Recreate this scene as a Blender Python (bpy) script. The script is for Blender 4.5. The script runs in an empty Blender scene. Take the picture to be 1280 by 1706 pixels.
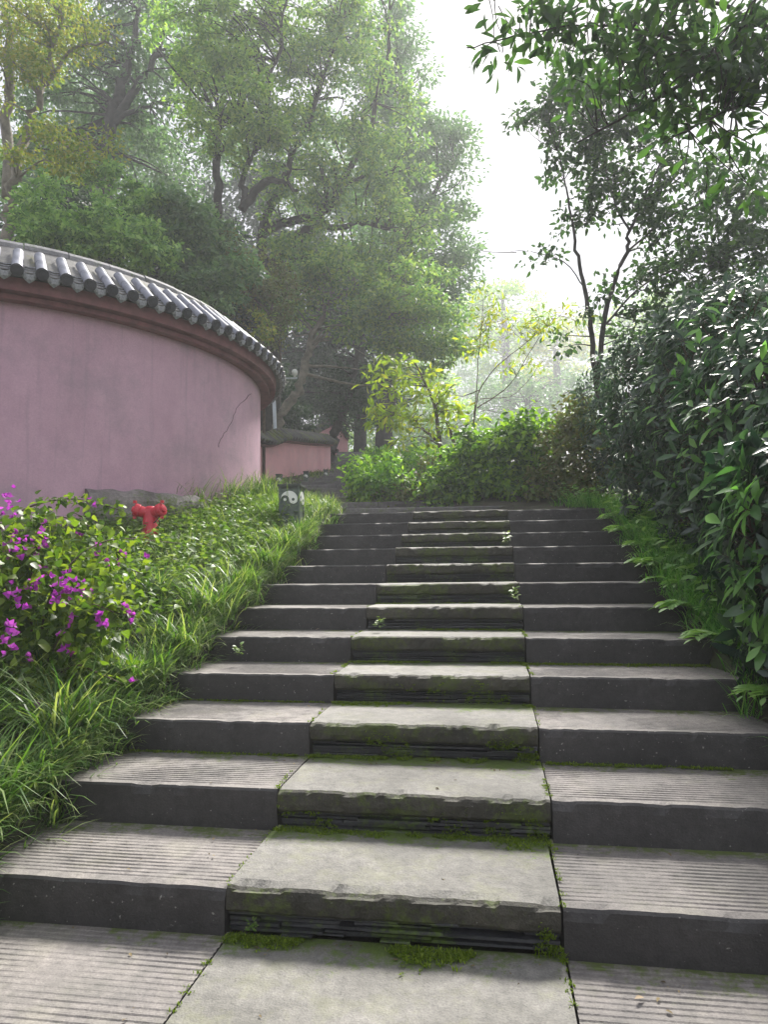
import bpy, math, random
import numpy as np
from mathutils import Matrix, Vector, noise

# ------------------------------------------------------------------ camera, sky, sun, exposure
SC = bpy.context.scene
COL = SC.collection
F = 1150.0; PIT = .0871; YAW = .153; ROL = -.0103
CAM = np.array([.38, 0, 1.311])
_r = np.array([math.cos(YAW), math.sin(YAW), 0])
HF = np.array([-math.sin(YAW), math.cos(YAW), 0])
_f = np.array([-math.sin(YAW)*math.cos(PIT), math.cos(YAW)*math.cos(PIT), math.sin(PIT)])
_u = np.cross(_r, _f)
R2 = _r*math.cos(ROL) + _u*math.sin(ROL)
U2 = _u*math.cos(ROL) - _r*math.sin(ROL)
cam = bpy.data.cameras.new('camera'); camo = bpy.data.objects.new('camera', cam); COL.objects.link(camo)
cam.sensor_fit = 'VERTICAL'; cam.sensor_height = 24.0; cam.lens = 24.0*F/1706
cam.clip_start = .05; cam.clip_end = 2000
camo.matrix_world = Matrix((( R2[0], U2[0], -_f[0], CAM[0]), (R2[1], U2[1], -_f[1], CAM[1]),
                            (R2[2], U2[2], -_f[2], CAM[2]), (0, 0, 0, 1)))
SC.camera = camo

SUN_EL = math.radians(48); SUN_AZ = math.radians(9)      # azimuth: from +Y towards +X
w = bpy.data.worlds.new('World'); SC.world = w; w.use_nodes = True
nt = w.node_tree; nt.nodes.clear()
sky = nt.nodes.new('ShaderNodeTexSky'); sky.sky_type = 'NISHITA'; sky.sun_disc = False
sky.sun_elevation = SUN_EL; sky.sun_rotation = SUN_AZ; sky.dust_density = 6; sky.air_density = 1.5
b1 = nt.nodes.new('ShaderNodeBackground'); b1.inputs[1].default_value = .10
nt.links.new(sky.outputs[0], b1.inputs[0])
b2 = nt.nodes.new('ShaderNodeBackground'); b2.inputs[0].default_value = (.85, .865, .96, 1); b2.inputs[1].default_value = .35
mx = nt.nodes.new('ShaderNodeMixShader'); mx.inputs[0].default_value = .97
nt.links.new(b1.outputs[0], mx.inputs[1]); nt.links.new(b2.outputs[0], mx.inputs[2])
wo = nt.nodes.new('ShaderNodeOutputWorld'); nt.links.new(mx.outputs[0], wo.inputs[0])
sun = bpy.data.lights.new('sun', 'SUN'); sun.energy = 4.5; sun.angle = math.radians(18); sun.color = (1, .955, .89)
suno = bpy.data.objects.new('sun', sun); COL.objects.link(suno)
_sd = Vector((math.sin(SUN_AZ)*math.cos(SUN_EL), math.cos(SUN_AZ)*math.cos(SUN_EL), math.sin(SUN_EL)))
suno.rotation_euler = _sd.to_track_quat('Z', 'Y').to_euler(); suno.location = (20, 60, 60)
SC.view_settings.view_transform = 'Standard'; SC.view_settings.look = 'None'
SC.view_settings.exposure = 1.55; SC.view_settings.gamma = 1
cy = SC.cycles
cy.use_denoising = True; cy.max_bounces = 6; cy.diffuse_bounces = 3; cy.glossy_bounces = 2
cy.transmission_bounces = 4; cy.volume_bounces = 1; cy.transparent_max_bounces = 4
cy.caustics_reflective = False; cy.caustics_refractive = False
HAZE_DENSITY = .0027

# ------------------------------------------------------------------ helpers
def ray(u, v): return _f + (u-640)/F*R2 + (853-v)/F*U2
def P(u, v, D):
    d = ray(u, v); return CAM + d*(D/(d@HF))
def px(n, D): return n*D/F                       # pixels at a depth -> metres

def tag(o, label=None, cat=None, group=None, kind=None):
    if label: o['label'] = label
    if cat: o['category'] = cat
    if group: o['group'] = group
    if kind: o['kind'] = kind
    return o
def link(name, me, parent=None, mat=None, loc=None, kind=None):
    o = bpy.data.objects.new(name, me); COL.objects.link(o)
    if parent is not None: o.parent = parent
    if loc is not None: o.location = loc
    if mat is not None and not len(me.materials): me.materials.append(mat)
    if kind: o['kind'] = kind
    return o
def empty(name, loc, label, cat, group=None, rz=0, kind=None):
    o = bpy.data.objects.new(name, None); COL.objects.link(o); o.empty_display_size = .2
    o.location = [float(q) for q in loc]; o.rotation_euler = (0, 0, rz)
    return tag(o, label, cat, group, kind)

def mesh_np(name, V, Fc, smooth=False):
    """Fc: (n,k) array or list of such arrays"""
    V = np.asarray(V, np.float32); me = bpy.data.meshes.new(name)
    Fl = Fc if isinstance(Fc, list) else [Fc]
    Fl = [np.asarray(f, np.int32) for f in Fl if len(f)]
    me.vertices.add(len(V)); me.vertices.foreach_set('co', V.ravel())
    nl = sum(f.size for f in Fl); npn = sum(len(f) for f in Fl)
    me.loops.add(nl); me.loops.foreach_set('vertex_index', np.concatenate([f.ravel() for f in Fl]))
    me.polygons.add(npn)
    tot = np.concatenate([np.full(len(f), f.shape[1], np.int32) for f in Fl])
    st = np.concatenate([[0], np.cumsum(tot)[:-1]]).astype(np.int32)
    me.polygons.foreach_set('loop_start', st)
    if smooth: me.polygons.foreach_set('use_smooth', np.ones(npn, bool))
    me.update(calc_edges=True); me.validate()
    return me

class MB:
    """collects boxes, tubes and lathes into one mesh"""
    def __init__(s): s.v = []; s.f = []
    def add(s, V, Fs):
        o = len(s.v); s.v += [tuple(map(float, q)) for q in V]; s.f += [tuple(i+o for i in f) for f in Fs]
    def box(s, c, d, rz=0, jit=0, rng=random):
        cs, sn = math.cos(rz), math.sin(rz); V = []
        for z in (-.5, .5):
            for x, y in ((-.5, -.5), (.5, -.5), (.5, .5), (-.5, .5)):
                X, Y, Z = x*d[0], y*d[1], z*d[2]
                if jit: X += rng.uniform(-jit, jit); Y += rng.uniform(-jit, jit); Z += rng.uniform(-jit, jit)*.5
                V.append((c[0]+X*cs-Y*sn, c[1]+X*sn+Y*cs, c[2]+Z))
        s.add(V, [(3,2,1,0),(4,5,6,7),(0,1,5,4),(1,2,6,5),(2,3,7,6),(3,0,4,7)])
    def tube(s, pts, rad, n=8, cap=True):
        pts = [np.asarray(p, float) for p in pts]
        if not hasattr(rad, '__len__'): rad = [rad]*len(pts)
        V = []; m = len(pts)
        up = np.array([.3, .2, 1.]); 
        for i, p in enumerate(pts):
            t = pts[min(i+1, m-1)] - pts[max(i-1, 0)]; t = t/(np.linalg.norm(t)+1e-9)
            a = np.cross(t, up); la = np.linalg.norm(a)
            if la < .15: a = np.cross(t, np.array([1., 0, 0])); la = np.linalg.norm(a)
            a /= la; b = np.cross(t, a)
            for j in range(n):
                q = 2*math.pi*j/n; V.append(p + rad[i]*(math.cos(q)*a + math.sin(q)*b))
        Fs = [(i*n+j, i*n+(j+1) % n, (i+1)*n+(j+1) % n, (i+1)*n+j) for i in range(m-1) for j in range(n)]
        if cap: Fs += [tuple(range(n))[::-1], tuple((m-1)*n+j for j in range(n))]
        s.add(V, Fs)
    def build(s, name, mat, parent=None, smooth=False, loc=None, kind=None):
        me = bpy.data.meshes.new(name); me.from_pydata(s.v, [], s.f)
        if smooth: me.polygons.foreach_set('use_smooth', [True]*len(me.polygons))
        me.update(); return link(name, me, parent, mat, loc, kind)

def catmull(pts, per=5):
    p = np.asarray(pts, float); n = len(p); out = []
    q = np.vstack([2*p[0]-p[1], p, 2*p[-1]-p[-2]])
    for i in range(n-1):
        a, b, c, d = q[i], q[i+1], q[i+2], q[i+3]
        for k in range(per):
            t = k/per
            out.append(.5*((2*b)+(-a+c)*t+(2*a-5*b+4*c-d)*t*t+(-a+3*b-3*c+d)*t**3))
    out.append(p[-1]); return np.array(out)

# ------------------------------------------------------------------ materials
def newmat(name):
    m = bpy.data.materials.new(name); m.use_nodes = True
    n = m.node_tree; b = n.nodes['Principled BSDF']; return m, n, b
def N(n, t, **kw):
    x = n.nodes.new(t)
    for k, v in kw.items():
        if k.startswith('i_'): x.inputs[k[2:].replace('_', ' ')].default_value = v
        else: setattr(x, k, v)
    return x
def L(n, a, b): n.links.new(a, b)
def noise_n(n, vec, scale, detail=4, rough=.55):
    x = N(n, 'ShaderNodeTexNoise'); x.inputs['Scale'].default_value = scale
    x.inputs['Detail'].default_value = detail; x.inputs['Roughness'].default_value = rough
    if vec is not None: L(n, vec, x.inputs['Vector'])
    return x.outputs['Fac']
def ramp_n(n, fac, stops):
    x = N(n, 'ShaderNodeValToRGB'); e = x.color_ramp.elements
    while len(e) > 1: e.remove(e[-1])
    for i, (p, c) in enumerate(stops):
        k = e[0] if i == 0 else e.new(p)
        k.position = p; k.color = (*c, 1) if len(c) == 3 else c
    L(n, fac, x.inputs[0]); return x.outputs[0]
def mix_n(n, fac, a, b, blend='MIX'):
    x = N(n, 'ShaderNodeMix', data_type='RGBA', blend_type=blend)
    for s, v in ((0, fac), (6, a), (7, b)):
        if isinstance(v, (int, float)): x.inputs[s].default_value = v
        elif isinstance(v, tuple): x.inputs[s].default_value = (*v, 1) if len(v) == 3 else v
        else: L(n, v, x.inputs[s])
    return x.outputs[2]
def math_n(n, op, a, b=None, clamp=False):
    x = N(n, 'ShaderNodeMath', operation=op, use_clamp=clamp)
    for i, v in ((0, a), (1, b)):
        if v is None: continue
        if isinstance(v, (int, float)): x.inputs[i].default_value = v
        else: L(n, v, x.inputs[i])
    return x.outputs[0]
def bump_n(n, b, h, strength=.4, dist=.01):
    x = N(n, 'ShaderNodeBump'); x.inputs['Strength'].default_value = strength
    x.inputs['Distance'].default_value = dist; L(n, h, x.inputs['Height']); L(n, x.outputs[0], b.inputs['Normal'])

def leaf_mat(name, cols, transl=.35, rough=.45, spec=.4, obj=False, tcol=None, gain=1.45):
    cols = [tuple(q*gain for q in c) for c in cols]
    transl = min(.55, transl*1.25)
    m, n, b = newmat(name)
    if obj: f = N(n, 'ShaderNodeObjectInfo').outputs['Random']
    else: f = N(n, 'ShaderNodeNewGeometry').outputs['Random Per Island']
    st = [(i/max(1, len(cols)-1), c) for i, c in enumerate(cols)]
    c = ramp_n(n, f, st)
    L(n, c, b.inputs['Base Color']); b.inputs['Roughness'].default_value = rough
    b.inputs['Specular IOR Level'].default_value = spec
    t = N(n, 'ShaderNodeBsdfTranslucent')
    tc = mix_n(n, 1.0, c, tcol or (1.5, 1.55, .55), 'MULTIPLY'); L(n, tc, t.inputs[0])
    s = N(n, 'ShaderNodeMixShader'); s.inputs[0].default_value = transl
    L(n, b.outputs[0], s.inputs[1]); L(n, t.outputs[0], s.inputs[2])
    L(n, s.outputs[0], n.nodes['Material Output'].inputs[0]); return m

def stone_mat(name, base, dark, moss=0, rough=.75, mossc=(.07, .11, .012), scale=1.0, bump=.5, moss_back=False, lich=0, ribs=False, algae=0):
    m, n, b = newmat(name)
    g = N(n, 'ShaderNodeNewGeometry'); pos = g.outputs['Position']
    oi = N(n, 'ShaderNodeObjectInfo')
    n1 = noise_n(n, pos, 2.2*scale, 6, .6); n2 = noise_n(n, pos, 22*scale, 5, .65); n3 = noise_n(n, pos, 130*scale, 3, .6)
    c = ramp_n(n, n1, [(.3, dark), (.68, base)])
    c = mix_n(n, .7, c, ramp_n(n, n2, [(.3, (.5, .5, .5)), (.7, (1.18, 1.17, 1.15))]), 'MULTIPLY')
    c = mix_n(n, .75, c, ramp_n(n, n3, [(.35, (.7, .7, .7)), (.65, (1.15, 1.15, 1.12))]), 'MULTIPLY')
    rnd = math_n(n, 'ADD', math_n(n, 'MULTIPLY', oi.outputs['Random'], .34), .82)
    cc = N(n, 'ShaderNodeVectorMath', operation='SCALE'); L(n, c, cc.inputs[0]); L(n, rnd, cc.inputs['Scale']); c = cc.outputs[0]
    if lich:
        sp = ramp_n(n, noise_n(n, pos, 60, 2, .5), [(.70, (0, 0, 0)), (.76, (1, 1, 1))])
        c = mix_n(n, math_n(n, 'MULTIPLY', sp, lich), c, (.36, .36, .33))
    if algae:
        al = ramp_n(n, noise_n(n, pos, 4.3, 7, .75), [(.50, (0, 0, 0)), (.62, (1, 1, 1))])
        c = mix_n(n, math_n(n, 'MULTIPLY', al, algae), c, (.17, .18, .085))
        dk = ramp_n(n, noise_n(n, pos, 1.7, 7, .75), [(.52, (0, 0, 0)), (.66, (1, 1, 1))])
        c = mix_n(n, math_n(n, 'MULTIPLY', dk, .55), c, (.085, .083, .075))
    if moss:
        mn = noise_n(n, pos, 3.1, 5, .7); mn2 = noise_n(n, pos, 34, 4, .7)
        s = math_n(n, 'ADD', mn, math_n(n, 'MULTIPLY', math_n(n, 'SUBTRACT', mn2, .5), .5))
        if moss_back:                       # moss creeps out of the joint at the back of a tread
            tc = N(n, 'ShaderNodeTexCoord'); sx = N(n, 'ShaderNodeSeparateXYZ'); L(n, tc.outputs['Object'], sx.inputs[0])
            k = N(n, 'ShaderNodeMapRange'); k.inputs[1].default_value = .28; k.inputs[2].default_value = .56
            k.inputs[3].default_value = -.22; k.inputs[4].default_value = .16; L(n, sx.outputs[1], k.inputs[0])
            s = math_n(n, 'ADD', s, k.outputs[0])
        mf = ramp_n(n, s, [(.58-.12*moss, (0, 0, 0)), (.70-.10*moss, (1, 1, 1))])
        mc = mix_n(n, mn2, (mossc[0]*.45, mossc[1]*.45, mossc[2]*.6), (mossc[0]*1.6, mossc[1]*1.6, mossc[2]*1.4))
        c = mix_n(n, math_n(n, 'MULTIPLY', mf, .92), c, mc)
    L(n, c, b.inputs['Base Color']); b.inputs['Roughness'].default_value = rough
    h = math_n(n, 'ADD', n2, math_n(n, 'MULTIPLY', n3, .45))
    bump_n(n, b, h, bump, .008)
    return m

def plain_mat(name, col, rough=.6, var=.25, scale=12, metal=0, bump=.15):
    m, n, b = newmat(name)
    pos = N(n, 'ShaderNodeTexCoord').outputs['Object']
    f = noise_n(n, pos, scale, 5, .6)
    c = ramp_n(n, f, [(.3, tuple(q*(1-var) for q in col)), (.7, tuple(min(1, q*(1+var)) for q in col))])
    L(n, c, b.inputs['Base Color']); b.inputs['Roughness'].default_value = rough; b.inputs['Metallic'].default_value = metal
    if bump: bump_n(n, b, f, bump, .01)
    return m

def wall_mat(name, col, dirt):
    m, n, b = newmat(name)
    pos = N(n, 'ShaderNodeNewGeometry').outputs['Position']
    mp = N(n, 'ShaderNodeMapping'); mp.inputs['Scale'].default_value = (1, 1, .45); L(n, pos, mp.inputs[0])
    n1 = noise_n(n, mp.outputs[0], 1.1, 6, .6); n2 = noise_n(n, pos, 6, 5, .65); n3 = noise_n(n, pos, 60, 4, .6)
    c = ramp_n(n, n1, [(.25, tuple(q*.80 for q in col)), (.5, col), (.75, tuple(q*1.14 for q in col))])
    c = mix_n(n, .45, c, ramp_n(n, n2, [(.3, (.86, .86, .88)), (.7, (1.08, 1.07, 1.07))]), 'MULTIPLY')
    mp2 = N(n, 'ShaderNodeMapping'); mp2.inputs['Scale'].default_value = (7, 7, .35); L(n, pos, mp2.inputs[0])
    st = ramp_n(n, noise_n(n, mp2.outputs[0], 1.6, 4, .6), [(.55, (0, 0, 0)), (.75, (1, 1, 1))])
    c = mix_n(n, math_n(n, 'MULTIPLY', st, .5), c, dirt)
    bl = ramp_n(n, noise_n(n, pos, 1.3, 7, .72), [(.50, (0, 0, 0)), (.64, (1, 1, 1))])
    c = mix_n(n, math_n(n, 'MULTIPLY', bl, .42), c, dirt)
    L(n, c, b.inputs['Base Color']); b.inputs['Roughness'].default_value = .85
    c3 = ramp_n(n, n3, [(.3, (.88, .88, .88)), (.7, (1.08, 1.08, 1.08))]); L(n, mix_n(n, .7, c, c3, 'MULTIPLY'), b.inputs['Base Color'])
    bump_n(n, b, math_n(n, 'ADD', n2, math_n(n, 'MULTIPLY', n3, .5)), .45, .012); return m

M = {}
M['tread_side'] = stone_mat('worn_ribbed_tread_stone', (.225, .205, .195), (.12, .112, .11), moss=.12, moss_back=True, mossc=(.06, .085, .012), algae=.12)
M['riser_side'] = stone_mat('dark_shaded_riser_stone', (.056, .053, .054), (.024, .023, .024), moss=0, lich=.55, rough=.6)  # dark grimy stone, with backlit shade of the risers put into its colour
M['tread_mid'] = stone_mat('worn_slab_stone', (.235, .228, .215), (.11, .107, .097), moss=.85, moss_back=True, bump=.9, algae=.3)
M['riser_mid'] = stone_mat('hewn_slab_edge_stone', (.075, .07, .055), (.026, .026, .02), moss=.85, lich=.3, mossc=(.055, .075, .014), bump=.9)  # mossy hewn edge; its dark colour also carries the riser's backlit shade
M['slate'] = stone_mat('slate_packing_stone', (.045, .047, .055), (.018, .019, .023), moss=.55, rough=.55, mossc=(.06, .10, .01))
M['stair_far'] = stone_mat('dark_step_stone', (.20, .19, .20), (.10, .095, .10), moss=.1)
M['soil'] = stone_mat('soil', (.055, .045, .03), (.03, .026, .018), moss=.6, mossc=(.03, .05, .012))
M['wall'] = wall_mat('faded_red_plaster', (.55, .35, .435), (.34, .265, .31))
M['wall2'] = wall_mat('pink_plaster', (.66, .35, .37), (.5, .33, .35))
M['fascia'] = plain_mat('dark_red_paint', (.20, .075, .08), .7, .3, 6)
M['tile'] = plain_mat('grey_clay_tile', (.17, .18, .225), .5, .4, 14)
M['tile_dark'] = plain_mat('dark_clay_tile_end', (.035, .037, .046), .5, .4, 30)
M['drip'] = plain_mat('carved_drip_tile', (.30, .31, .33), .65, .5, 40, bump=.6)
M['pan'] = stone_mat('weathered_pan_tiles', (.21, .205, .195), (.085, .085, .088), moss=.25, mossc=(.12, .12, .07))
M['ridge'] = stone_mat('ridge_mortar', (.36, .36, .38), (.20, .20, .21), moss=.1)
M['mossroof'] = stone_mat('mossy_roof_tiles', (.10, .10, .10), (.05, .05, .05), moss=.75, mossc=(.11, .13, .03))
M['footing'] = stone_mat('rough_footing_stone', (.36, .33, .32), (.15, .135, .13), moss=.2, bump=1)
M['crack'] = plain_mat('crack_shadow_plaster', (.12, .085, .09), .9, .2)
M['red'] = plain_mat('red_enamel', (.55, .022, .045), .38, .22, 9)
M['lantern'] = plain_mat('green_grey_painted_stone', (.10, .13, .11), .7, .3, 25, bump=.4)
M['lantern_cap'] = plain_mat('dark_lantern_cap', (.05, .06, .055), .6, .3, 20)
M['white'] = plain_mat('white_paint', (.85, .87, .83), .5, .04, 20)
M['pole'] = plain_mat('grey_white_metal', (.55, .60, .66), .4, .08, 10)
M['post'] = plain_mat('pale_carved_stone', (.30, .28, .28), .8, .3, 30, bump=.6)
M['bark'] = plain_mat('dark_bark', (.036, .031, .028), .9, .5, 9, bump=1)
M['bark_pale'] = plain_mat('pale_bark', (.21, .19, .15), .9, .4, 7, bump=1)
M['stem'] = plain_mat('brown_stem', (.085, .06, .04), .8, .4, 25)
M['moss'] = leaf_mat('moss_tufts', [(.05, .085, .008), (.09, .14, .012), (.14, .19, .02)], .3, .8, .1)
M['grass'] = leaf_mat('grass_blades', [(.025, .07, .015), (.05, .115, .022), (.085, .16, .035), (.15, .22, .075), (.26, .30, .16)], .35, .40, .5, gain=1.23)
M['grass_y'] = leaf_mat('fresh_grass_blades', [(.07, .15, .018), (.13, .24, .03), (.20, .32, .06)], .4, .45, .4, gain=0.94)
M['grass_e'] = leaf_mat('brightened_grass_blades', [(.035, .12, .02), (.06, .18, .035), (.10, .24, .05), (.19, .30, .12)], .4, .42, .45, gain=1.6)  # brighter copy of the grass, its colour making up for the hedge's shade
M['weed'] = leaf_mat('pale_weed_leaves', [(.07, .16, .045), (.12, .22, .065), (.2, .3, .13)], .35, .45, .4, gain=2.0)
M['cover'] = leaf_mat('ground_cover_leaves', [(.05, .11, .02), (.09, .17, .035), (.15, .23, .06), (.20, .26, .10)], .3, .45, .4, gain=1.11)
M['boug'] = leaf_mat('bougainvillea_leaves', [(.045, .095, .015), (.075, .14, .02), (.13, .205, .03), (.19, .25, .035)], .4, .45, .4, gain=0.98)
M['boug_o'] = leaf_mat('bougainvillea_large_leaves', [(.045, .095, .015), (.075, .14, .02), (.13, .205, .03), (.19, .25, .035)], .4, .42, .4, obj=True, gain=0.98)
M['bract'] = leaf_mat('magenta_bracts', [(.36, .05, .38), (.48, .08, .52), (.60, .14, .60)], .35, .6, .2, obj=True, tcol=(1.3, .9, 1.3), gain=0.85)
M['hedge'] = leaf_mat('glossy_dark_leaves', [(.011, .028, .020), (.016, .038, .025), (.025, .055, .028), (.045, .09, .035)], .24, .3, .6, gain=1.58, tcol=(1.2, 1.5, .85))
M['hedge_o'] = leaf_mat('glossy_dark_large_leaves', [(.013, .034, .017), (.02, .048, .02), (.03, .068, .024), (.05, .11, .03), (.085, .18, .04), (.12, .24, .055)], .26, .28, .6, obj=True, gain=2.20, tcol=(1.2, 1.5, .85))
M['ivy'] = leaf_mat('lobed_shrub_leaves', [(.022, .055, .014), (.05, .11, .02), (.10, .19, .025), (.17, .27, .035)], .4, .42, .4, gain=1.6)
M['ivy_b'] = leaf_mat('bright_shrub_leaves', [(.05, .11, .03), (.09, .19, .035), (.16, .28, .05), (.24, .36, .06)], .4, .45, .4, gain=1.78)
M['dry'] = leaf_mat('dull_mixed_shrub_leaves', [(.03, .045, .016), (.055, .07, .022), (.09, .085, .035), (.07, .12, .03)], .3, .5, .3, gain=1.9)
M['loq_o'] = leaf_mat('yellow_green_long_leaves', [(.10, .17, .02), (.17, .25, .025), (.26, .32, .035), (.34, .34, .04)], .45, .45, .3, obj=True, gain=1.19)
M['loq'] = leaf_mat('yellow_green_small_leaves', [(.10, .17, .02), (.17, .25, .025), (.26, .32, .035)], .45, .45, .3, gain=1.19)
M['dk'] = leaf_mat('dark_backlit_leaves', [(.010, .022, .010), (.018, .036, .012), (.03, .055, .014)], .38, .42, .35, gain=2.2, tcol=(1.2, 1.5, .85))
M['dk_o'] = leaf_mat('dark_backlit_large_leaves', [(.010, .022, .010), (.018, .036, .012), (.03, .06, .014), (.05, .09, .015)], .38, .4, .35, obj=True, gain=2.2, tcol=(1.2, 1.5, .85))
M['cam1'] = leaf_mat('camphor_leaves', [(.028, .055, .018), (.045, .085, .022), (.075, .12, .028), (.12, .15, .03)], .35, .5, .3, gain=3.25, tcol=(1.25, 1.33, 1.0))
M['cam2'] = leaf_mat('blue_green_leaves', [(.022, .045, .020), (.035, .066, .026), (.055, .09, .030)], .3, .5, .3, gain=3.51, tcol=(1.25, 1.33, 1.0))
M['cam3'] = leaf_mat('olive_leaves', [(.04, .07, .02), (.068, .108, .026), (.105, .145, .035), (.15, .175, .04)], .4, .5, .3, gain=2.73, tcol=(1.2, 1.5, .85))
M['yel'] = leaf_mat('yellow_autumn_leaves', [(.08, .14, .025), (.13, .18, .03), (.19, .215, .04), (.25, .215, .045)], .45, .5, .3, tcol=(1.3, 1.4, .7))
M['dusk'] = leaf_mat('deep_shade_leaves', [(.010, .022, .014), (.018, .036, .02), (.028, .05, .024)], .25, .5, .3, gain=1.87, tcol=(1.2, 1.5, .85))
M['vine'] = leaf_mat('vine_leaves', [(.035, .075, .02), (.06, .115, .03), (.10, .17, .04), (.16, .22, .07)], .35, .45, .4, gain=2.88, tcol=(1.25, 1.33, 1.0))

# ------------------------------------------------------------------ terrain and path
RI = .173; TR = .566; Y1 = 2.51; YT = Y1 + 11*TR
PATH = np.array([  # y, centre x, half width
    (-40, .05, 1.7), (8.9, .05, 1.7), (9.95, -.7, 1.2), (11.4, -2.2, .95), (12.9, -2.8, .9), (16.5, -2.6, .9), (27.4, -4.8, .9), (60, -9, .9)])
def pathx(y): return np.interp(y, PATH[:, 0], PATH[:, 1]), np.interp(y, PATH[:, 0], PATH[:, 2])
def ramp(y):
    return np.interp(y, [-60, Y1-.3, YT, 9.95, 28, 60, 200], [0, 0, 11.5*RI, 13*RI-.05, 13*RI-.05+.216*18, 9, 14])
DC = np.array([-6.567, 9.139]); DR = 3.752                # drum wall centre, moulding radius
def ground(x, y):
    x = np.asarray(x, float); y = np.asarray(y, float)
    c, h = pathx(y); rz = ramp(y)
    dl = np.maximum(0, c-h-x); dr = np.maximum(0, x-c-h)
    z = rz - .22
    l = rz + .10 + .14*np.minimum(dl, 3.4) + .42*np.maximum(0, dl-6.5)
    l = np.minimum(l, 24+.02*dl)
    r = rz + .02 + .07*np.minimum(dr, 2) - .25*np.maximum(0, dr-5.0)
    r = np.maximum(r, -3 + .02*np.maximum(0, y-20) + .24*np.maximum(0, y-34) + .10*np.maximum(0, dr-45))
    r = np.minimum(r, 30)
    z = np.where(dl > 0, rz-.22 + (l-rz+.22)*np.minimum(1, dl/.05), z)
    z = np.where(dr > 0, rz-.22 + (r-rz+.22)*np.minimum(1, dr/.05), z)
    return z

def sgrid(lo, hi, n, c, k):
    t = np.linspace(-1, 1, n); s = np.sinh(t*k)/np.sinh(k)
    return np.where(s < 0, c+s*(c-lo), c+s*(hi-c))
gx = np.unique(np.r_[sgrid(-400, 400, 150, 0, 6), np.arange(-6, 4, .12)])
gy = np.unique(np.r_[sgrid(-400, 400, 130, 6, 5.5), np.arange(1, 14, .15)])
GX, GY = np.meshgrid(gx, gy); GZ = ground(GX, GY)
GZ += .03*np.sin(GX*3.1+GY*1.7)*np.cos(GY*2.3-GX)*((GX < -1.75) | (GX > 1.85))
nx_, ny_ = len(gx), len(gy)
idx = np.arange(nx_*ny_).reshape(ny_, nx_)
q = np.stack([idx[:-1, :-1], idx[:-1, 1:], idx[1:, 1:], idx[1:, :-1]], -1).reshape(-1, 4)
go = link('ground', mesh_np('ground', np.stack([GX, GY, GZ], -1).reshape(-1, 3), q, True), None, M['soil'])
tag(go, 'dark earth slope under the plants on both sides of the stone steps', None, None, 'structure')

# ------------------------------------------------------------------ stairs
def stone_mesh(name, Lx, prof, nx, amp, chip, seed, mats, ends=True):
    """prof: (y,z,kind) kind f front, e edge, t top; extruded along x with hewn irregularity"""
    V = []; m = len(prof); xs = np.linspace(-Lx/2, Lx/2, nx+1)
    sv = Vector((seed*3.17, seed*1.31, seed*.77))
    for i, x in enumerate(xs):
        for (y, z, k) in prof:
            p = Vector((x, y, z)) + sv
            a = noise.noise(p*5.0); b = noise.noise(p*17.0); c = noise.noise(p*48.0)
            dx = 0
            if k == 'f': y += amp*(a*.8+b*.6+c*.35); z += 0
            elif k == 'e':
                q_ = noise.noise(Vector((x*7, 0, seed*5.1))); q2 = noise.noise(Vector((x*23, 3, seed*5.1)))
                d = chip*max(0, q_*.9+q2*.6+.1); y += amp*(a*.5+b*.4)+d; z -= d*.8
            elif k == 't':
                if -.006 < z < -.002: z *= min(1.15, max(.12, .8+.9*noise.noise(Vector((x*2.1+seed, y*3.3, seed*1.7)))+.4*b))
                z += amp*.22*(a+b*.5)
            V.append((x, y, z))
    Fs = []; mi = []
    for i in range(nx):
        for j in range(m-1):
            Fs.append((i*m+j, (i+1)*m+j, (i+1)*m+j+1, i*m+j+1))
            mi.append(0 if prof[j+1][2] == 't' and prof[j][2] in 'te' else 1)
    if ends:
        Fs.append(tuple(range(m))[::-1] if False else tuple(range(m))); mi.append(1)
        Fs.append(tuple(nx*m+j for j in range(m))[::-1]); mi.append(1)
    me = bpy.data.meshes.new(name); me.from_pydata(V, [], Fs)
    for q_ in mats: me.materials.append(q_)
    me.polygons.foreach_set('material_index', mi); me.update(); return me

def side_prof(depth, h=.190, ribs=True, start=.045, pitch=.031):
    p = [(.055, -h, 'b'), (0, -h, 'f'), (0, -.13, 'f'), (0, -.085, 'f'), (0, -.045, 'f'), (0, -.010, 'e'), (.008, 0, 'e')]
    y = start
    if ribs:
        while y+pitch < depth-.02:
            p += [(y, 0, 't'), (y+pitch*.22, -.0042, 't'), (y+pitch*.5, -.0042, 't'), (y+pitch*.66, 0, 't')]; y += pitch
    p += [(min(y, depth-.01), 0, 't'), (depth, 0, 't'), (depth, -.06, 'b')]
    return p
def mid_prof(depth, th=.12):
    p = [(.09, -th, 'b'), (.02, -th, 'f'), (.004, -th*.85, 'f'), (0, -th*.62, 'f'), (0, -th*.38, 'f'), (.002, -th*.2, 'f'), (.004, -.008, 'e'), (.018, 0, 'e')]
    p += [(q_, 0, 't') for q_ in np.linspace(.07, depth, 8)] + [(depth, -.05, 'b')]
    return p

st = empty('stairs', (0, 0, 0), 'long flight of dark stone steps climbing between grass bank and hedge', None, None, 0, 'structure')
rng = random.Random(4)
JL, JR, XL, XR = -.6, .6, -1.68, 1.78
def place(o, x, y, z, r=.004):
    o.location = (x, y+rng.uniform(-.008, .008), z+rng.uniform(-.003, .003))
    o.rotation_euler = (rng.uniform(-r, r)*.6, rng.uniform(-r, r)*.5, rng.uniform(-r, r))
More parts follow.
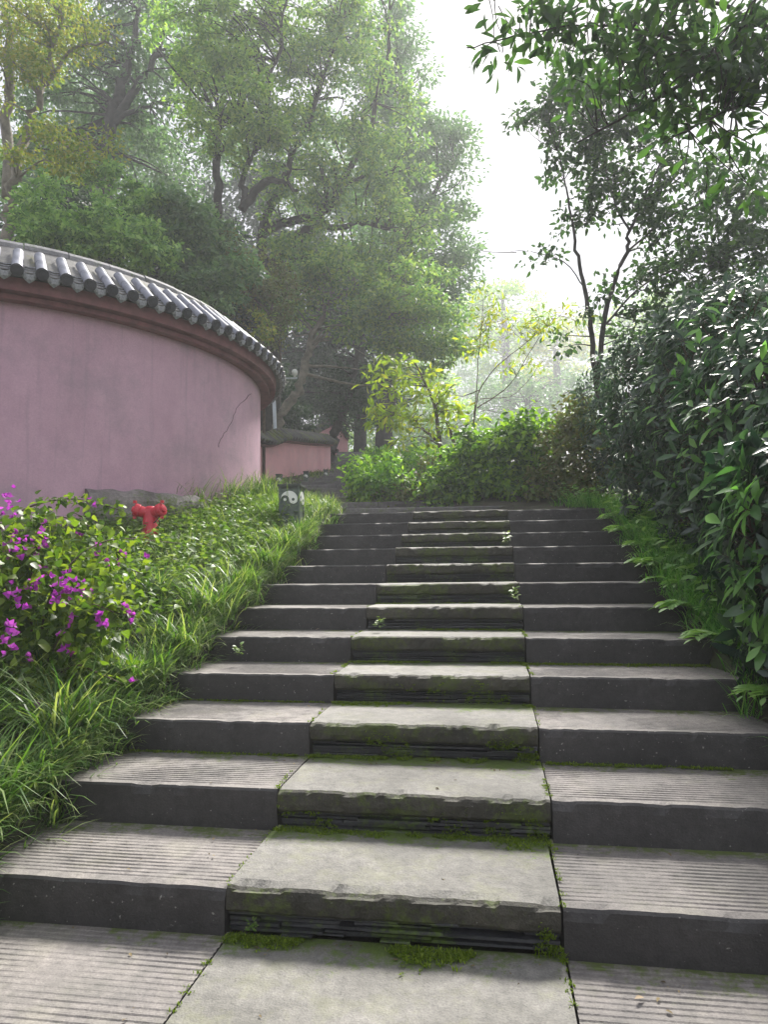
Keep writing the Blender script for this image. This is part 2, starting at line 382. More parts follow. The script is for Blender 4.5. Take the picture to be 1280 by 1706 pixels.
# paving at the foot
for i, (a, b_, mt, pr) in enumerate(((XL-.5, JL, 'side', True), (JL, JR, 'mid', False), (JR, XR+.6, 'side', True))):
    d = 2.6
    me = stone_mesh('paving_slab', b_-a-.008, side_prof(d, .2, pr) if pr else mid_prof(d, .16), 14, .005 if not pr else .002, .008, 50+i,
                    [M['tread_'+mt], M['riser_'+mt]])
    me.transform(Matrix.Translation((0, .57-d, 0)))
    o = link('paving_slab', me, st); o.location = ((a+b_)/2, Y1+.03-.57, 0)
for k in range(1, 13):
    y = Y1+(k-1)*TR; z = RI*k; d = TR+.05 if k < 12 else 1.45
    near = k < 6
    jl = JL+rng.uniform(-.012, .012); jr = JR+rng.uniform(-.012, .012)
    for s, (a, b_) in enumerate(((XL, jl), (jr, XR))):
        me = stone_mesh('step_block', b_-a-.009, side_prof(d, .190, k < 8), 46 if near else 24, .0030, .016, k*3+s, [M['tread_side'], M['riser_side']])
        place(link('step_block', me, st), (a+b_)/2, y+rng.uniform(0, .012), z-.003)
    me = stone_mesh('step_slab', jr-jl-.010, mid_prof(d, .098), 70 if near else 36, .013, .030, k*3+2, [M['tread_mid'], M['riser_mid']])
    sl = link('step_slab', me, st); place(sl, (jl+jr)/2, y-.006, z+.004, .006)
    mb = MB(); zz = -.172
    while zz < -.092:
        h = rng.uniform(.009, .017); x = -(jr-jl)/2+.008
        while x < (jr-jl)/2-.03:
            ln = min(rng.uniform(.10, .42), (jr-jl)/2-.006-x)
            mb.box((x+ln/2, .105+rng.uniform(-.02, .022), zz+h/2), (ln-.003, .14, h-.0035), rng.uniform(-.008, .008), .0022, rng); x += ln
        zz += h
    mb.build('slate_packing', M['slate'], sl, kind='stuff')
# upper flight bending to the left
KF = np.array([(13, 9.95), (15, 11.4), (17, 12.9), (21.5, 16.5), (36, 27.4)])
for k in range(13, 37):
    y = float(np.interp(k, KF[:, 0], KF[:, 1])); c, h = pathx(y)
    c2, _ = pathx(y+.8); ang = .12 if k > 14 else .05
    wd = 2*h+.1
    cuts = [-wd/2, wd*rng.uniform(-.12, .12), wd/2] if k < 24 else [-wd/2, wd/2]
    if k == 13: cuts = [-1.25, 0.0, 1.5]
    for a, b_ in zip(cuts[:-1], cuts[1:]):
        me = stone_mesh('step_block', b_-a-.01, side_prof(1.5, .20, False), 12, .004, .012, k*5, [M['tread_side'], M['stair_far']])
        o = link('step_block', me, st); m_ = (a+b_)/2
        o.location = (c+m_*math.cos(ang), y+m_*math.sin(ang), RI*k); o.rotation_euler = (0, 0, ang+rng.uniform(-.01, .01))

# ------------------------------------------------------------------ curved wall with tiled coping
def arc(r, t): return np.array([DC[0]+r*math.cos(t), DC[1]+r*math.sin(t)])
T0, T1 = -1.75, 1.5
def sweep(prof, t0, t1, n, wob=0, seed=0, closed=True):
    V = []; m = len(prof)
    for i in range(n+1):
        t = t0+(t1-t0)*i/n
        for j, (r, z) in enumerate(prof):
            dr = wob*noise.noise(Vector((t*3, z*1.2, seed))) if wob else 0
            p = arc(DR+r+dr, t); V.append((p[0], p[1], z + (wob*.6*noise.noise(Vector((t*5, j, seed+4))) if wob > .02 else 0)))
    Fs = []
    for i in range(n):
        for j in range(m if closed else m-1):
            k = (j+1) % m; Fs.append((i*m+j, i*m+k, (i+1)*m+k, (i+1)*m+j))
    if closed: Fs += [tuple(range(m))[::-1], tuple(n*m+j for j in range(m))]
    mb = MB(); mb.add(V, [f[::-1] for f in Fs]); return mb
cw = empty('curved_wall', (DC[0], DC[1], 0), 'tall curved faded red plaster wall with grey tiled coping above the grass bank', 'wall')
off = (-DC[0], -DC[1], 0)
zs = [1.2+.22*i for i in range(14)]
prof = [(-.16, z) for z in zs] + [(-.16, 4.20), (-.55, 4.20), (-.55, 1.2)]
sweep(prof, T0, T1, 120, .010, 1).build('plaster', M['wall'], cw, True, off)
for o in (COL.objects['plaster'],): o.data.polygons.foreach_set('use_smooth', [False]*len(o.data.polygons))
sweep([(-.03, 4.115), (-.025, 4.165), (-.20, 4.17), (-.20, 4.12)], T0, T1, 110).build('lower_moulding', M['fascia'], cw, False, off)
sweep([(.07, 4.172), (.085, 4.30), (-.20, 4.32), (-.20, 4.176)], T0, T1, 110).build('fascia_board', M['fascia'], cw, False, off)
# roof
RZ0, RZ1, RO0, RO1 = 4.335, 4.80, .17, -.36
def rslope(a): return RO0+(RO1-RO0)*a, RZ0+(RZ1-RZ0)*a
roof = sweep([(RO0-.03, RZ0-.012), (RO0, RZ0), (RO1, RZ1), (-.46, 4.83), (-.75, 4.6), (-.75, 4.322), (-.10, 4.322)], T0, T1, 110, .006, 3).build('roof', M['pan'], cw, False, off)
def half_pipe(r, ln, n=8, a0=-.15):
    mb = MB(); V = []
    for y in (0, ln*.06, ln):
        rr = r*(1.06 if y == 0 else 1)
        for j in range(n+1):
            q_ = a0+(math.pi-2*a0)*j/n; V.append((rr*math.cos(q_), y, rr*math.sin(q_)))
    m = n+1
    mb.add(V, [(i*m+j, (i+1)*m+j, (i+1)*m+j+1, i*m+j+1) for i in range(2) for j in range(n)] + [tuple(range(m))])
    return mb
def mbmesh(mb, name, mat, smooth=False):
    me = bpy.data.meshes.new(name); me.from_pydata(mb.v, [], mb.f); me.materials.append(mat)
    if smooth: me.polygons.foreach_set('use_smooth', [True]*len(me.polygons))
    me.update(); return me
TLEN = .265; TRAD = .053
tile_me = mbmesh(half_pipe(TRAD, TLEN), 'barrel_tile', M['tile'], True)
mb = MB(); n = 16
for rr, y0, y1 in ((.062, -.004, .02), (.043, -.011, -.004), (.022, -.017, -.011)):
    V = [(rr*math.cos(2*math.pi*j/n), y, rr*math.sin(2*math.pi*j/n)) for y in (y0, y1) for j in range(n)]
    mb.add(V, [tuple(range(n)), tuple(range(n, 2*n))[::-1]] + [(j, n+j, n+(j+1) % n, (j+1) % n) for j in range(n)])
V = [(rr*math.cos(2*math.pi*j/n), -.010, rr*math.sin(2*math.pi*j/n)) for rr in (.052, .062) for j in range(n)]
mb.add(V, [(j, (j+1) % n, n+(j+1) % n, n+j) for j in range(n)])
end_me = mbmesh(mb, 'tile_end', M['tile_dark'])
mb = MB()
def drip_plate(wd, top, bot, y0, y1):
    o_ = []
    for j in range(9):
        s_ = -1+2*j/8; o_.append((s_*wd, top-.040*(1-s_*s_)))
    for j in range(1, 8):
        s_ = 1-2*j/8; o_.append((s_*wd*(1.0-.12*abs(s_)), bot*(1-abs(s_))**.75 + (top-.055)*(1-(1-abs(s_))**.75)))
    m = len(o_); V = [(x, y0, z) for x, z in o_]+[(x, y1, z) for x, z in o_]
    mb.add(V, [tuple(range(m)), tuple(range(m, 2*m))[::-1]] + [(j, m+j, m+(j+1) % m, (j+1) % m) for j in range(m)])
drip_plate(.084, .032, -.095, 0, .016); drip_plate(.064, .010, -.076, -.012, .001); drip_plate(.042, -.014, -.058, -.022, -.011)
for q_ in range(3):                                   # stacked pan-tile lips behind the drip
    V = []; 
    for y in (.03+.045*q_, .07+.045*q_):
        for j in range(7):
            s_ = -1+j/3; V.append((s_*.095, y, .052+.028*q_-.030*(1-s_*s_)))
    mb.add(V, [(j, j+1, 7+j+1, 7+j) for j in range(6)])
    V2 = []
    for z in (-.008, 0):
        for j in range(7):
            s_ = -1+j/3; V2.append((s_*.095, .03+.045*q_, z+.052+.028*q_-.030*(1-s_*s_)))
    mb.add(V2, [(j, j+1, 7+j+1, 7+j) for j in range(6)])
drip_me = mbmesh(mb, 'drip_tile', M['drip'])
slope = math.atan2(RZ1-RZ0, RO0-RO1)
step = .224/(DR+RO0); t = T0+.25; row = 0
def put_roof(name, me, t, a, lift, tilt, jx=0):
    r, z = rslope(a); p = arc(DR+r+lift*math.sin(slope), t)
    o = link(name, me, roof)
    # local y points inwards (up the slope), x along the wall
    o.location = (p[0]-DC[0]-roof.location[0]+off[0]*0, p[1]-DC[1], z+lift*math.cos(slope))
    o.rotation_euler = (tilt, 0, t+math.pi/2+jx)
    return o
roof.location = (0, 0, 0)
roof.data.transform(Matrix.Translation(off))
for nm in ('plaster', 'lower_moulding', 'fascia_board'):
    ob = COL.objects[nm]; ob.location = (0, 0, 0); ob.data.transform(Matrix.Translation(off))
rg = random.Random(8)
slen = math.hypot(RZ1-RZ0, RO0-RO1)
while t < T1-.35:
    j = rg.uniform(-.012, .012); lf = .012+rg.uniform(0, .006)
    put_roof('tile_end', end_me, t, -.045, lf+.006, slope*.55, j)
    put_roof('barrel_tile', tile_me, t, -.03, lf+.004, slope, j)
    put_roof('barrel_tile', tile_me, t+rg.uniform(-.001, .001), -.03+TLEN*.97/slen, lf, slope, j*.6)
    put_roof('drip_tile', drip_me, t+step/2, -.02, .0, slope*.35, rg.uniform(-.02, .02))
    t += step; row += 1
# ridge: rounded cap pieces laid end to end
t = T0+.05; dt = .42/3.2
while t < T1-.1:
    pr_ = [(-.36, 4.80), (-.365, 4.845), (-.40, 4.885), (-.455, 4.90), (-.51, 4.885), (-.545, 4.845), (-.55, 4.79)]
    jz = rg.uniform(-.006, .006); jr_ = rg.uniform(-.006, .006)
    s_ = sweep([(r+jr_, z+jz) for r, z in pr_], t, t+dt-.003, 4).build('ridge_cap', M['ridge'], roof, False, (0, 0, 0))
    s_.data.transform(Matrix.Translation(off)); t += dt
# rough footing at the foot of the wall
fpr = [(-.30, 1.0), (.0, 1.0)]+[(.02, 1.5+.06*q_) for q_ in range(11)]+[(.0, 2.16), (-.03, 2.21), (-.08, 2.235), (-.14, 2.24), (-.22, 2.24), (-.30, 2.24)]
fo = sweep(fpr, -.73, -.36, 90, .085, 9)
fo.v = [(x+.02*noise.noise(Vector((x*9, y*9, z*9))), y+.02*noise.noise(Vector((x*9, y*9, z*9+7))), z+(.03*noise.noise(Vector((x*6, y*6, 3))) if z > 1.9 else 0)) for x, y, z in fo.v]
fo = fo.build('stone_footing', M['footing'], cw, False, (0, 0, 0)); fo.data.transform(Matrix.Translation(off))
# crack in the plaster
def on_drum(u, v, r):
    d = ray(u, v)[:2]; o_ = CAM[:2]-DC; a = d@d; b_ = 2*o_@d; c_ = o_@o_-r*r
    s_ = (-b_-math.sqrt(max(0, b_*b_-4*a*c_)))/(2*a); return CAM+ray(u, v)*s_
cp = [(417, 655), (405, 668), (393, 682), (388, 698), (378, 718), (366, 732), (362, 752)]
pts = []
for (a, b_), (c_, d_) in zip(cp[:-1], cp[1:]):
    for s_ in (0, .33, .66): pts.append(on_drum(a+(c_-a)*s_+rg.uniform(-1.5, 1.5), b_+(d_-b_)*s_+rg.uniform(-1.5, 1.5), DR-.158))
mb = MB(); mb.tube(pts, [.0035+.002*rg.random() for _ in pts], 4)
ck = mb.build('crack', M['crack'], cw); ck.data.transform(Matrix.Translation(off))

# ------------------------------------------------------------------ leaf templates and crowns
def leaf_tpl(ts, ws, hw, fold=.25, droop=.25, curl=0):
    V = []
    for t, w_ in zip(ts, ws):
        z = -droop*t*t
        V += [(t, -hw*w_, z+fold*hw*w_), (t, 0, z), (t, hw*w_, z+fold*hw*w_)]
    Fs = []
    for i in range(len(ts)-1):
        for j in (0, 1): Fs.append((3*i+j, 3*(i+1)+j, 3*(i+1)+j+1, 3*i+j+1))
    return np.array(V, float), np.array(Fs)
LEAF_LONG = leaf_tpl([0, .12, .35, .6, .85, 1], [.12, .35, .85, 1, .55, .02], .17, .3, .18)
LEAF_OVAL = leaf_tpl([0, .15, .4, .7, 1], [.1, .7, 1, .72, .02], .27, .3, .2)
LEAF_HEART = leaf_tpl([0, .08, .3, .6, 1], [.35, .95, 1, .68, .02], .36, .22, .22)
RH = (np.array([(0, 0, 0), (.45, -.26, .07), (1, 0, -.06), (.45, .26, .07)]), np.array([(0, 1, 2), (0, 2, 3)]))
def unit(a): return a/(np.linalg.norm(a, axis=-1, keepdims=True)+1e-9)
def frames(d, n):
    d = unit(d); n = n-(n*d).sum(-1, keepdims=True)*d; n = unit(n); return d, np.cross(n, d), n
def merge_leaves(tpl, pos, d, n, sc):
    d, s, n = frames(d, n); tv, tf = tpl; sc = np.asarray(sc)[:, None, None]
    V = pos[:, None, :]+sc*(tv[None, :, 0, None]*d[:, None]+tv[None, :, 1, None]*s[:, None]+tv[None, :, 2, None]*n[:, None])
    Fc = tf[None]+(np.arange(len(pos))*len(tv))[:, None, None]
    return V.reshape(-1, 3), Fc.reshape(-1, tf.shape[1])
TPL_CACHE = {}
def leaf_objs(name, tpl, key, mat, parent, base, pos, d, n, sc):
    me = TPL_CACHE.get((key, mat.name))
    if me is None:
        me = mesh_np(name, tpl[0], tpl[1], True); me.materials.append(mat); TPL_CACHE[(key, mat.name)] = me
    d, s, n = frames(d, n)
    for i in range(len(pos)):
        o = bpy.data.objects.new(name, me); COL.objects.link(o); o.parent = parent
        m = Matrix.Identity(4); k = float(sc[i]); p = pos[i]-base
        for r in range(3):
            m[r][0] = d[i][r]*k; m[r][1] = s[i][r]*k; m[r][2] = n[i][r]*k; m[r][3] = p[r]
        o.matrix_basis = m
def rnd_dirs(rs, n): return unit(rs.normal(size=(n, 3)))
CR = np.array([math.cos(YAW), math.sin(YAW), 0])
def blob_points(rs, blobs, ncl, shell=.5):
    """clump centres inside ellipsoids given as (u, v, ru, rv, D, depth radius[, weight])"""
    A = np.array([b_[2]*b_[3]*(b_[6] if len(b_) > 6 else 1) for b_ in blobs], float); A /= A.sum()
    out = []; nrm = []
    for b_, a in zip(blobs, A):
        m = max(2, int(ncl*a)); d = rnd_dirs(rs, m); rad = rs.random(m)**(1/3*(1-shell)+.12)
        c = P(b_[0], b_[1], b_[4])
        o_ = d*rad[:, None]*np.array([px(b_[2], b_[4]), b_[5], px(b_[3], b_[4])])
        out.append(c+o_[:, :1]*CR+o_[:, 1:2]*HF+o_[:, 2:]*np.array([0, 0, 1.])); nrm.append(d[:, :1]*CR+d[:, 1:2]*HF+d[:, 2:]*np.array([0, 0, 1.]))
    return np.vstack(out), np.vstack(nrm)
def clump_leaves(rs, cl, per, rad, flat=.55, up=.8):
    n = len(cl)*per; c = np.repeat(cl, per, 0)
    k = np.repeat(rs.uniform(.6, 1.4, len(cl)), per)[:, None]
    o_ = rnd_dirs(rs, n)*(rs.random(n)**.5)[:, None]*rad*k; o_[:, 2] *= flat
    d = unit(o_+rnd_dirs(rs, n)*rad*.7+np.array([0, 0, -.25*rad])); nn = unit(rnd_dirs(rs, n)*.75+unit(o_*np.array([1, 1, 1/flat]))*.9+np.array([0, 0, up*.6]))
    return c+o_, d, nn

def limb_pts(l):
    p = catmull([P(*q_[:3]) for q_ in l], 5); r = catmull([[q_[3]] for q_ in l], 5)[:, 0]
    return p, np.maximum(r, .004)
def tree(name, label, cat, limbs, blobs, mat, bark, seed, ncl=70, per=220, crad=.55, lsize=.11, group=None, tpl=RH, root=True,
         flat=.55, twig=.016, big=None, extra=None, shell=.4, jag=.04):
    rs = np.random.RandomState(seed)
    if limbs:
        b0 = P(*limbs[0][0][:3])
    else:
        b_ = blobs[0]; b0 = P(b_[0], b_[1]+b_[3], b_[4])
    gz = float(ground(b0[0], b0[1])); base = np.array([b0[0], b0[1], gz])
    e = empty(name, base, label, cat, group)
    mb = MB(); S = []
    for i, l in enumerate(limbs):
        p, r = limb_pts(l)
        p = p + jag*rs.normal(size=p.shape)*np.minimum(1, np.arange(len(p))/3)[:, None]*(r[:, None] < .2)
        if i == 0 and root and p[0][2] > gz-.1:
            p = np.vstack([[p[0][0], p[0][1], gz-.15], p]); r = np.r_[r[0]*1.25, r]
        mb.tube(p-base, r, 8 if r.max() > .03 else 5); S.append(np.c_[p, r])
    if limbs: mb.build('trunk', bark, e, True)
    cl, nr = blob_points(rs, blobs, ncl, shell)
    if limbs and twig:
        S = np.vstack(S); tb = MB()
        for c in cl:
            dd = np.linalg.norm(S[:, :3]-c, axis=1)+np.maximum(0, S[:, 2]-c[2])*.8
            s = S[int(dd.argmin())]; a = s[:3]; r0 = min(s[3]*.6, twig+.012*np.linalg.norm(c-a))
            mid = (a+c)/2+rs.normal(size=3)*.12*np.linalg.norm(c-a)+np.array([0, 0, .08*np.linalg.norm(c-a)])
            pp = catmull([a, mid, c], 3); tb.tube(pp-base, np.linspace(r0, .004, len(pp)), 4, False)
        tb.build('branches', bark, e, True, kind='stuff')
    p, d, n = clump_leaves(rs, cl, per, crad, flat)
    sc = lsize*rs.uniform(.6, 1.3, len(p))
    if big:
        key, btpl, bmat, nb, bname = big
        cd = (p-CAM)@HF; ok = cd/F > .3/F
        uu = ((p-CAM)@R2)/((p-CAM)@_f)*F+640; vv = 853-((p-CAM)@U2)/((p-CAM)@_f)*F
        inn = (uu > -10) & (uu < 1290) & (vv > -10) & (vv < 1716)
        score = np.where(inn, sc/cd, 0)*rs.uniform(.7, 1, len(p)); pick = np.argsort(-score)[:nb]
        msk = np.zeros(len(p), bool); msk[pick] = True
        leaf_objs(bname, btpl, key, bmat, e, base, p[msk], d[msk], n[msk], sc[msk])
        p, d, n, sc = p[~msk], d[~msk], n[~msk], sc[~msk]
    V, Fc = merge_leaves(tpl, p-base, d, n, sc)
    me = mesh_np('crown', V, Fc); link('crown', me, e, mat, kind='stuff')
    return e, base

exec_trees = True
BG = 'trees on the wooded slope behind the walls'
# --- background trees, far to near
tree('tree', 'pale hazy tree with rounded top beyond the gap where the sky begins', 'tree',
     [[(845, 640, 84, .6), (842, 560, 84, .44), (838, 500, 84, .2)]],
     [(838, 515, 60, 55, 84, 6), (800, 560, 50, 60, 82, 6), (880, 560, 50, 50, 86, 6)], M['cam3'], M['bark'], 11, 60, 110, 1.7, .5, BG)
tree('tree', 'faint yellowish tree in the mist left of the forked dark tree', 'tree',
     [[(930, 660, 92, .6), (928, 600, 92, .44), (926, 560, 92, .2)]],
     [(925, 575, 55, 55, 92, 6), (880, 610, 60, 50, 94, 6), (960, 570, 40, 50, 92, 6)], M['yel'], M['bark'], 12, 50, 110, 1.8, .5, BG)
tree('tree', 'low pale green tree in the misty hollow above the lobed shrubs', 'tree',
     [[(880, 700, 60, .4), (880, 660, 60, .2)]],
     [(870, 670, 80, 45, 60, 5), (940, 660, 60, 40, 62, 4), (800, 690, 60, 50, 58, 4)], M['cam2'], M['bark'], 13, 60, 120, 1.4, .34, BG)
for i_, (lab, bl, mt) in enumerate((('misty tree low in the gap behind the young yellow green tree', [(700, 650, 90, 70, 52, 4), (620, 690, 70, 60, 50, 4), (660, 740, 90, 40, 49, 3)], 'cam3'),
        ('pale misty wood edge across the hollow beside the forked dark tree', [(960, 640, 80, 50, 118, 8), (860, 630, 90, 50, 120, 8), (780, 640, 80, 60, 116, 8), (1050, 620, 80, 60, 118, 8)], 'cam2'),
        ('low misty shrubs in the hollow above the lobed leaf shrubs', [(820, 730, 90, 35, 44, 3), (920, 715, 80, 30, 45, 3), (740, 745, 70, 35, 43, 3), (1010, 700, 80, 40, 45, 3)], 'cam2'),
        ('misty trees standing beyond the right hand hedge', [(1060, 560, 70, 90, 70, 5), (1150, 580, 90, 90, 68, 5), (1250, 590, 90, 100, 66, 5)], 'cam1'))):
    tree('tree', lab, 'tree', [], bl, M[mt], M['bark'], 110+i_, 90, 130, (1.2, 2.4, .9, 1.5)[i_], (.32, .62, .26, .42)[i_], BG)
for i_, (lab, bl, mt) in enumerate((('dark distant tree filling the wood behind the V trunked tree', [(40, 330, 120, 120, 34, 3), (170, 330, 130, 130, 35, 3), (120, 180, 130, 100, 34, 3), (280, 350, 120, 150, 35, 3)], 'cam2'),
        ('dark distant tree filling the wood behind the slender camphor tree', [(330, 480, 120, 120, 36, 3), (440, 420, 130, 130, 36, 3), (400, 280, 120, 100, 37, 3), (430, 600, 120, 100, 35, 3)], 'dusk'),
        ('dark distant tree filling the wood behind the great camphor tree', [(560, 420, 120, 120, 38, 3), (640, 500, 110, 110, 37, 3), (560, 640, 120, 90, 37, 3), (560, 280, 110, 90, 38, 3)], 'cam2'))):
    tree('tree', lab, 'tree', [], bl, M[mt], M['bark'], 130+i_, 130, 170, 1.1, .27, BG)
tree('tree', 'tall blue green tree forming the sky edge of the wood', 'tree',
     [[(640, 720, 27, .35), (655, 560, 27, .3), (670, 400, 27, .2), (680, 220, 27, .1), (660, 60, 27, .05)], [(668, 420, 27, .14), (720, 330, 27, .1), (755, 270, 27, .05)]],
     [(700, 230, 75, 60, 27, 2.5), (735, 290, 55, 80, 27, 2.5), (720, 400, 80, 60, 27, 2.5), (660, 150, 70, 60, 27, 2.5), (620, 70, 80, 80, 27, 2.5), (700, 500, 90, 80, 27, 2.5), (640, 330, 70, 90, 27, 2.5), (760, 440, 40, 50, 26, 1.5)],
     M['cam2'], M['bark'], 14, 230, 150, .75, .19, BG)
tree('tree', 'dark dense tree in deep shade behind the low pink wall', 'tree',
     [[(600, 740, 30, .3), (600, 600, 30, .25), (590, 450, 30, .15)]],
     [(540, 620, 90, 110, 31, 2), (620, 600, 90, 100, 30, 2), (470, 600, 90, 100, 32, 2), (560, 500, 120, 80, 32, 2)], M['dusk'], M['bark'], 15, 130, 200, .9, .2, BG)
tree('tree', 'dark tree with a V of slanting trunks behind the curved roof', 'tree',
     [[(170, 420, 22, .3), (182, 215, 22, .22), (205, 140, 22, .17), (222, 60, 22, .1), (230, -60, 22, .06)], [(182, 215, 22, .17), (225, 150, 22, .13), (262, 80, 22, .09), (275, -30, 22, .05)],
      [(185, 210, 22, .1), (225, 180, 22, .07), (265, 170, 22, .04)]],
     [(120, 130, 130, 110, 23, 2.5), (250, 60, 140, 100, 23, 2.5), (170, -40, 160, 80, 22, 2), (300, 200, 120, 110, 24, 2.5), (60, 260, 90, 100, 23, 2), (200, 300, 120, 80, 24, 2)], M['cam2'], M['bark'], 16, 170, 170, .7, .18, BG)
tree('tree', 'slender camphor tree with sinuous dark trunk and yellowish green crown', 'tree',
     [[(365, 470, 17, .16), (366, 345, 17, .12), (360, 260, 17, .10), (366, 215, 17, .07), (385, 200, 17, .05), (400, 205, 17, .03)],
      [(405, 345, 17.5, .10), (412, 280, 17.5, .08), (435, 210, 17.5, .06), (460, 100, 17.5, .05), (480, -20, 17.5, .03)],
      [(402, 350, 17.3, .12), (437, 306, 17.3, .1), (465, 302, 17.3, .07), (495, 312, 17.3, .04)]],
     [(370, 130, 90, 80, 17, 1.6), (400, 210, 80, 60, 16.5, 1.5), (330, 60, 90, 60, 17, 1.5), (440, 60, 80, 70, 18, 1.5), (360, 20, 90, 60, 17, 1.5), (450, 180, 60, 60, 17, 1.2)],
     M['cam3'], M['bark'], 17, 150, 105, .40, .14, BG)
tree('tree', 'great camphor tree whose limbs arch right over the low pink wall', 'tree',
     [[(445, 720, 20, 0.390), (452, 560, 20, 0.338), (458, 470, 20, 0.286), (468, 420, 20, 0.221), (510, 385, 20, 0.169), (545, 340, 20, 0.130), (600, 240, 20, 0.091), (640, 130, 20, 0.065), (650, 20, 20, 0.039)],
      [(455, 480, 20, 0.195), (490, 440, 20, 0.143), (520, 425, 20, 0.117), (575, 440, 20, 0.078), (640, 455, 20, 0.039)],
      [(440, 385, 20, 0.156), (480, 370, 20, 0.130), (515, 362, 20, 0.117), (560, 380, 20, 0.091), (615, 370, 20, 0.065), (680, 400, 20, 0.039)],
      [(458, 470, 20, 0.169), (440, 400, 20, 0.156), (470, 300, 20, 0.130), (520, 190, 20, 0.091), (560, 60, 20, 0.052), (590, -40, 20, 0.039)],
      [(530, 350, 20, 0.091), (590, 300, 20, 0.065), (650, 290, 20, 0.039)]],
     [(560, 300, 110, 60, 19.5, 2), (600, 400, 110, 45, 19, 1.8), (520, 410, 90, 40, 19, 1.5), (640, 210, 70, 90, 20, 2), (560, 130, 100, 90, 20, 2), (600, 20, 90, 70, 20, 2), (480, 230, 70, 70, 20, 1.5), (680, 350, 70, 60, 20, 1.6), (490, 330, 70, 50, 19.5, 1.5), (700, 440, 60, 40, 19.5, 1.4), (520, 30, 80, 70, 20.5, 2)],
     M['cam1'], M['bark'], 18, 260, 90, .44, .15, BG, flat=.42)
tree('tree', 'leaning camphor tree with pale curved trunk rising behind the slim camera pole', 'tree',
     [[(458, 720, 18, .14), (475, 680, 18, .13), (495, 650, 18, .12), (510, 600, 18, .11), (528, 548, 18, .09), (550, 505, 18, .07), (572, 492, 18, .06), (610, 500, 18, .04), (650, 520, 18, .025)],
      [(540, 525, 18, .06), (565, 470, 18, .045), (590, 445, 18, .03)], [(572, 492, 18, .04), (610, 470, 18, .03), (660, 465, 18, .02)]],
     [(560, 460, 110, 40, 17.5, 1.5), (660, 500, 90, 50, 17.5, 1.6), (620, 540, 70, 40, 18, 1.4), (720, 560, 70, 50, 18, 1.5), (500, 500, 60, 40, 18, 1.2), (690, 600, 70, 40, 18.5, 1.2)],
     M['cam1'], M['bark_pale'], 19, 150, 105, .42, .14, BG, flat=.42)
tree('tree', 'yellow leaved tree with pale leaning trunk at the left of the curved roof', 'tree',
     [[(10, 440, 14, .14), (14, 385, 14, .12), (20, 315, 14, .11), (45, 215, 14, .09), (70, 150, 14, .07), (95, 60, 14, .05), (105, -30, 14, .03)],
      [(12, 330, 14.5, .12), (15, 200, 14.5, .11), (14, 100, 14.5, .1), (10, -20, 14.5, .06)], [(40, 230, 14, .05), (90, 235, 14, .04), (150, 250, 14, .025)], [(75, 140, 14, .04), (130, 80, 14, .03), (180, 70, 14, .02)]],
     [(60, 60, 80, 60, 14, 1.2), (25, 120, 60, 60, 13.6, 1), (130, 40, 70, 45, 14, 1), (110, 235, 80, 32, 13.6, 1), (150, 265, 60, 28, 13.4, .8), (70, 280, 55, 25, 13.5, .8), (40, 10, 80, 50, 14, 1)],
     M['yel'], M['bark_pale'], 20, 90, 110, .42, .10, BG, flat=.35)
UG = 'bushes and vines on the slope behind the curved wall'
def lumps(seed, n, u0, u1, top, bot, d0, d1, r0=22, r1=46):
    r = np.random.RandomState(seed); out = []
    for k in range(n):
        u = r.uniform(u0, u1); t = np.interp(u, *zip(*top)); v = r.uniform(t+18, bot); rr = r.uniform(r0, r1)
        out.append((u, v, rr, rr*r.uniform(.7, 1.3), r.uniform(d0, d1), .4))
    return out
tree('vine_thicket', 'bright green vine draped bush just above the curved roof', 'bush', [], lumps(1, 26, 40, 270, [(40, 330), (120, 290), (190, 300), (270, 320)], 450, 12.2, 13.4),
     M['vine'], M['stem'], 21, 260, 60, .19, .12, UG, shell=.8)
tree('vine_thicket', 'grey green thicket with hanging vines above the middle of the curved roof', 'bush', [], lumps(2, 28, 220, 400, [(220, 330), (300, 330), (350, 350), (400, 390)], 520, 12.8, 13.8),
     M['cam2'], M['stem'], 22, 260, 60, .20, .12, UG, shell=.8)
tree('vine_thicket', 'dark ivy thicket in the shade beneath the bright vines', 'bush', [], [(140, 400, 130, 90, 14.6, .6), (300, 430, 110, 90, 14.8, .6), (390, 500, 50, 80, 15, .6)],
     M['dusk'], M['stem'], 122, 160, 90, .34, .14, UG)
tree('vine_thicket', 'thin brownish thicket of hanging twigs at the end of the curved roof', 'bush',
     [[(440, 640, 14.5, .03), (446, 560, 14.5, .03), (450, 500, 14.5, .02)], [(470, 640, 15, .03), (465, 560, 15, .02), (480, 480, 15, .015)]],
     [(410, 490, 50, 60, 14.2, .6), (450, 530, 40, 60, 14.6, .6), (400, 430, 50, 50, 14, .6), (470, 470, 35, 40, 15, .6)], M['dry'], M['stem'], 23, 60, 120, .34, .08, UG)
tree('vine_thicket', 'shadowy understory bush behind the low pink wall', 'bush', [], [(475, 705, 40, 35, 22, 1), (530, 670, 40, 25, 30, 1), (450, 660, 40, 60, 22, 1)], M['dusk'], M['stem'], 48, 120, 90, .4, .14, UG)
tree('bush', 'yellow leaved sprig peeping over the tip of the curved roof', 'bush', [],
     [(440, 550, 14, 12, 13.6, .3), (425, 530, 14, 10, 13.6, .3)], M['yel'], M['stem'], 24, 8, 40, .16, .09, UG)
tree('tree', 'ivy covered dark leaning trunk at the end of the low pink wall', 'tree',
     [[(548, 780, 20.5, .13), (555, 745, 20.5, .14), (565, 710, 20.5, .15), (578, 670, 20.5, .12), (590, 620, 20.5, .08), (600, 570, 20.5, .05)]],
     [(575, 660, 35, 60, 20.6, .5), (600, 670, 35, 45, 20.5, .5), (560, 630, 30, 40, 20.8, .4)], M['dusk'], M['bark'], 25, 40, 150, .36, .09, BG)

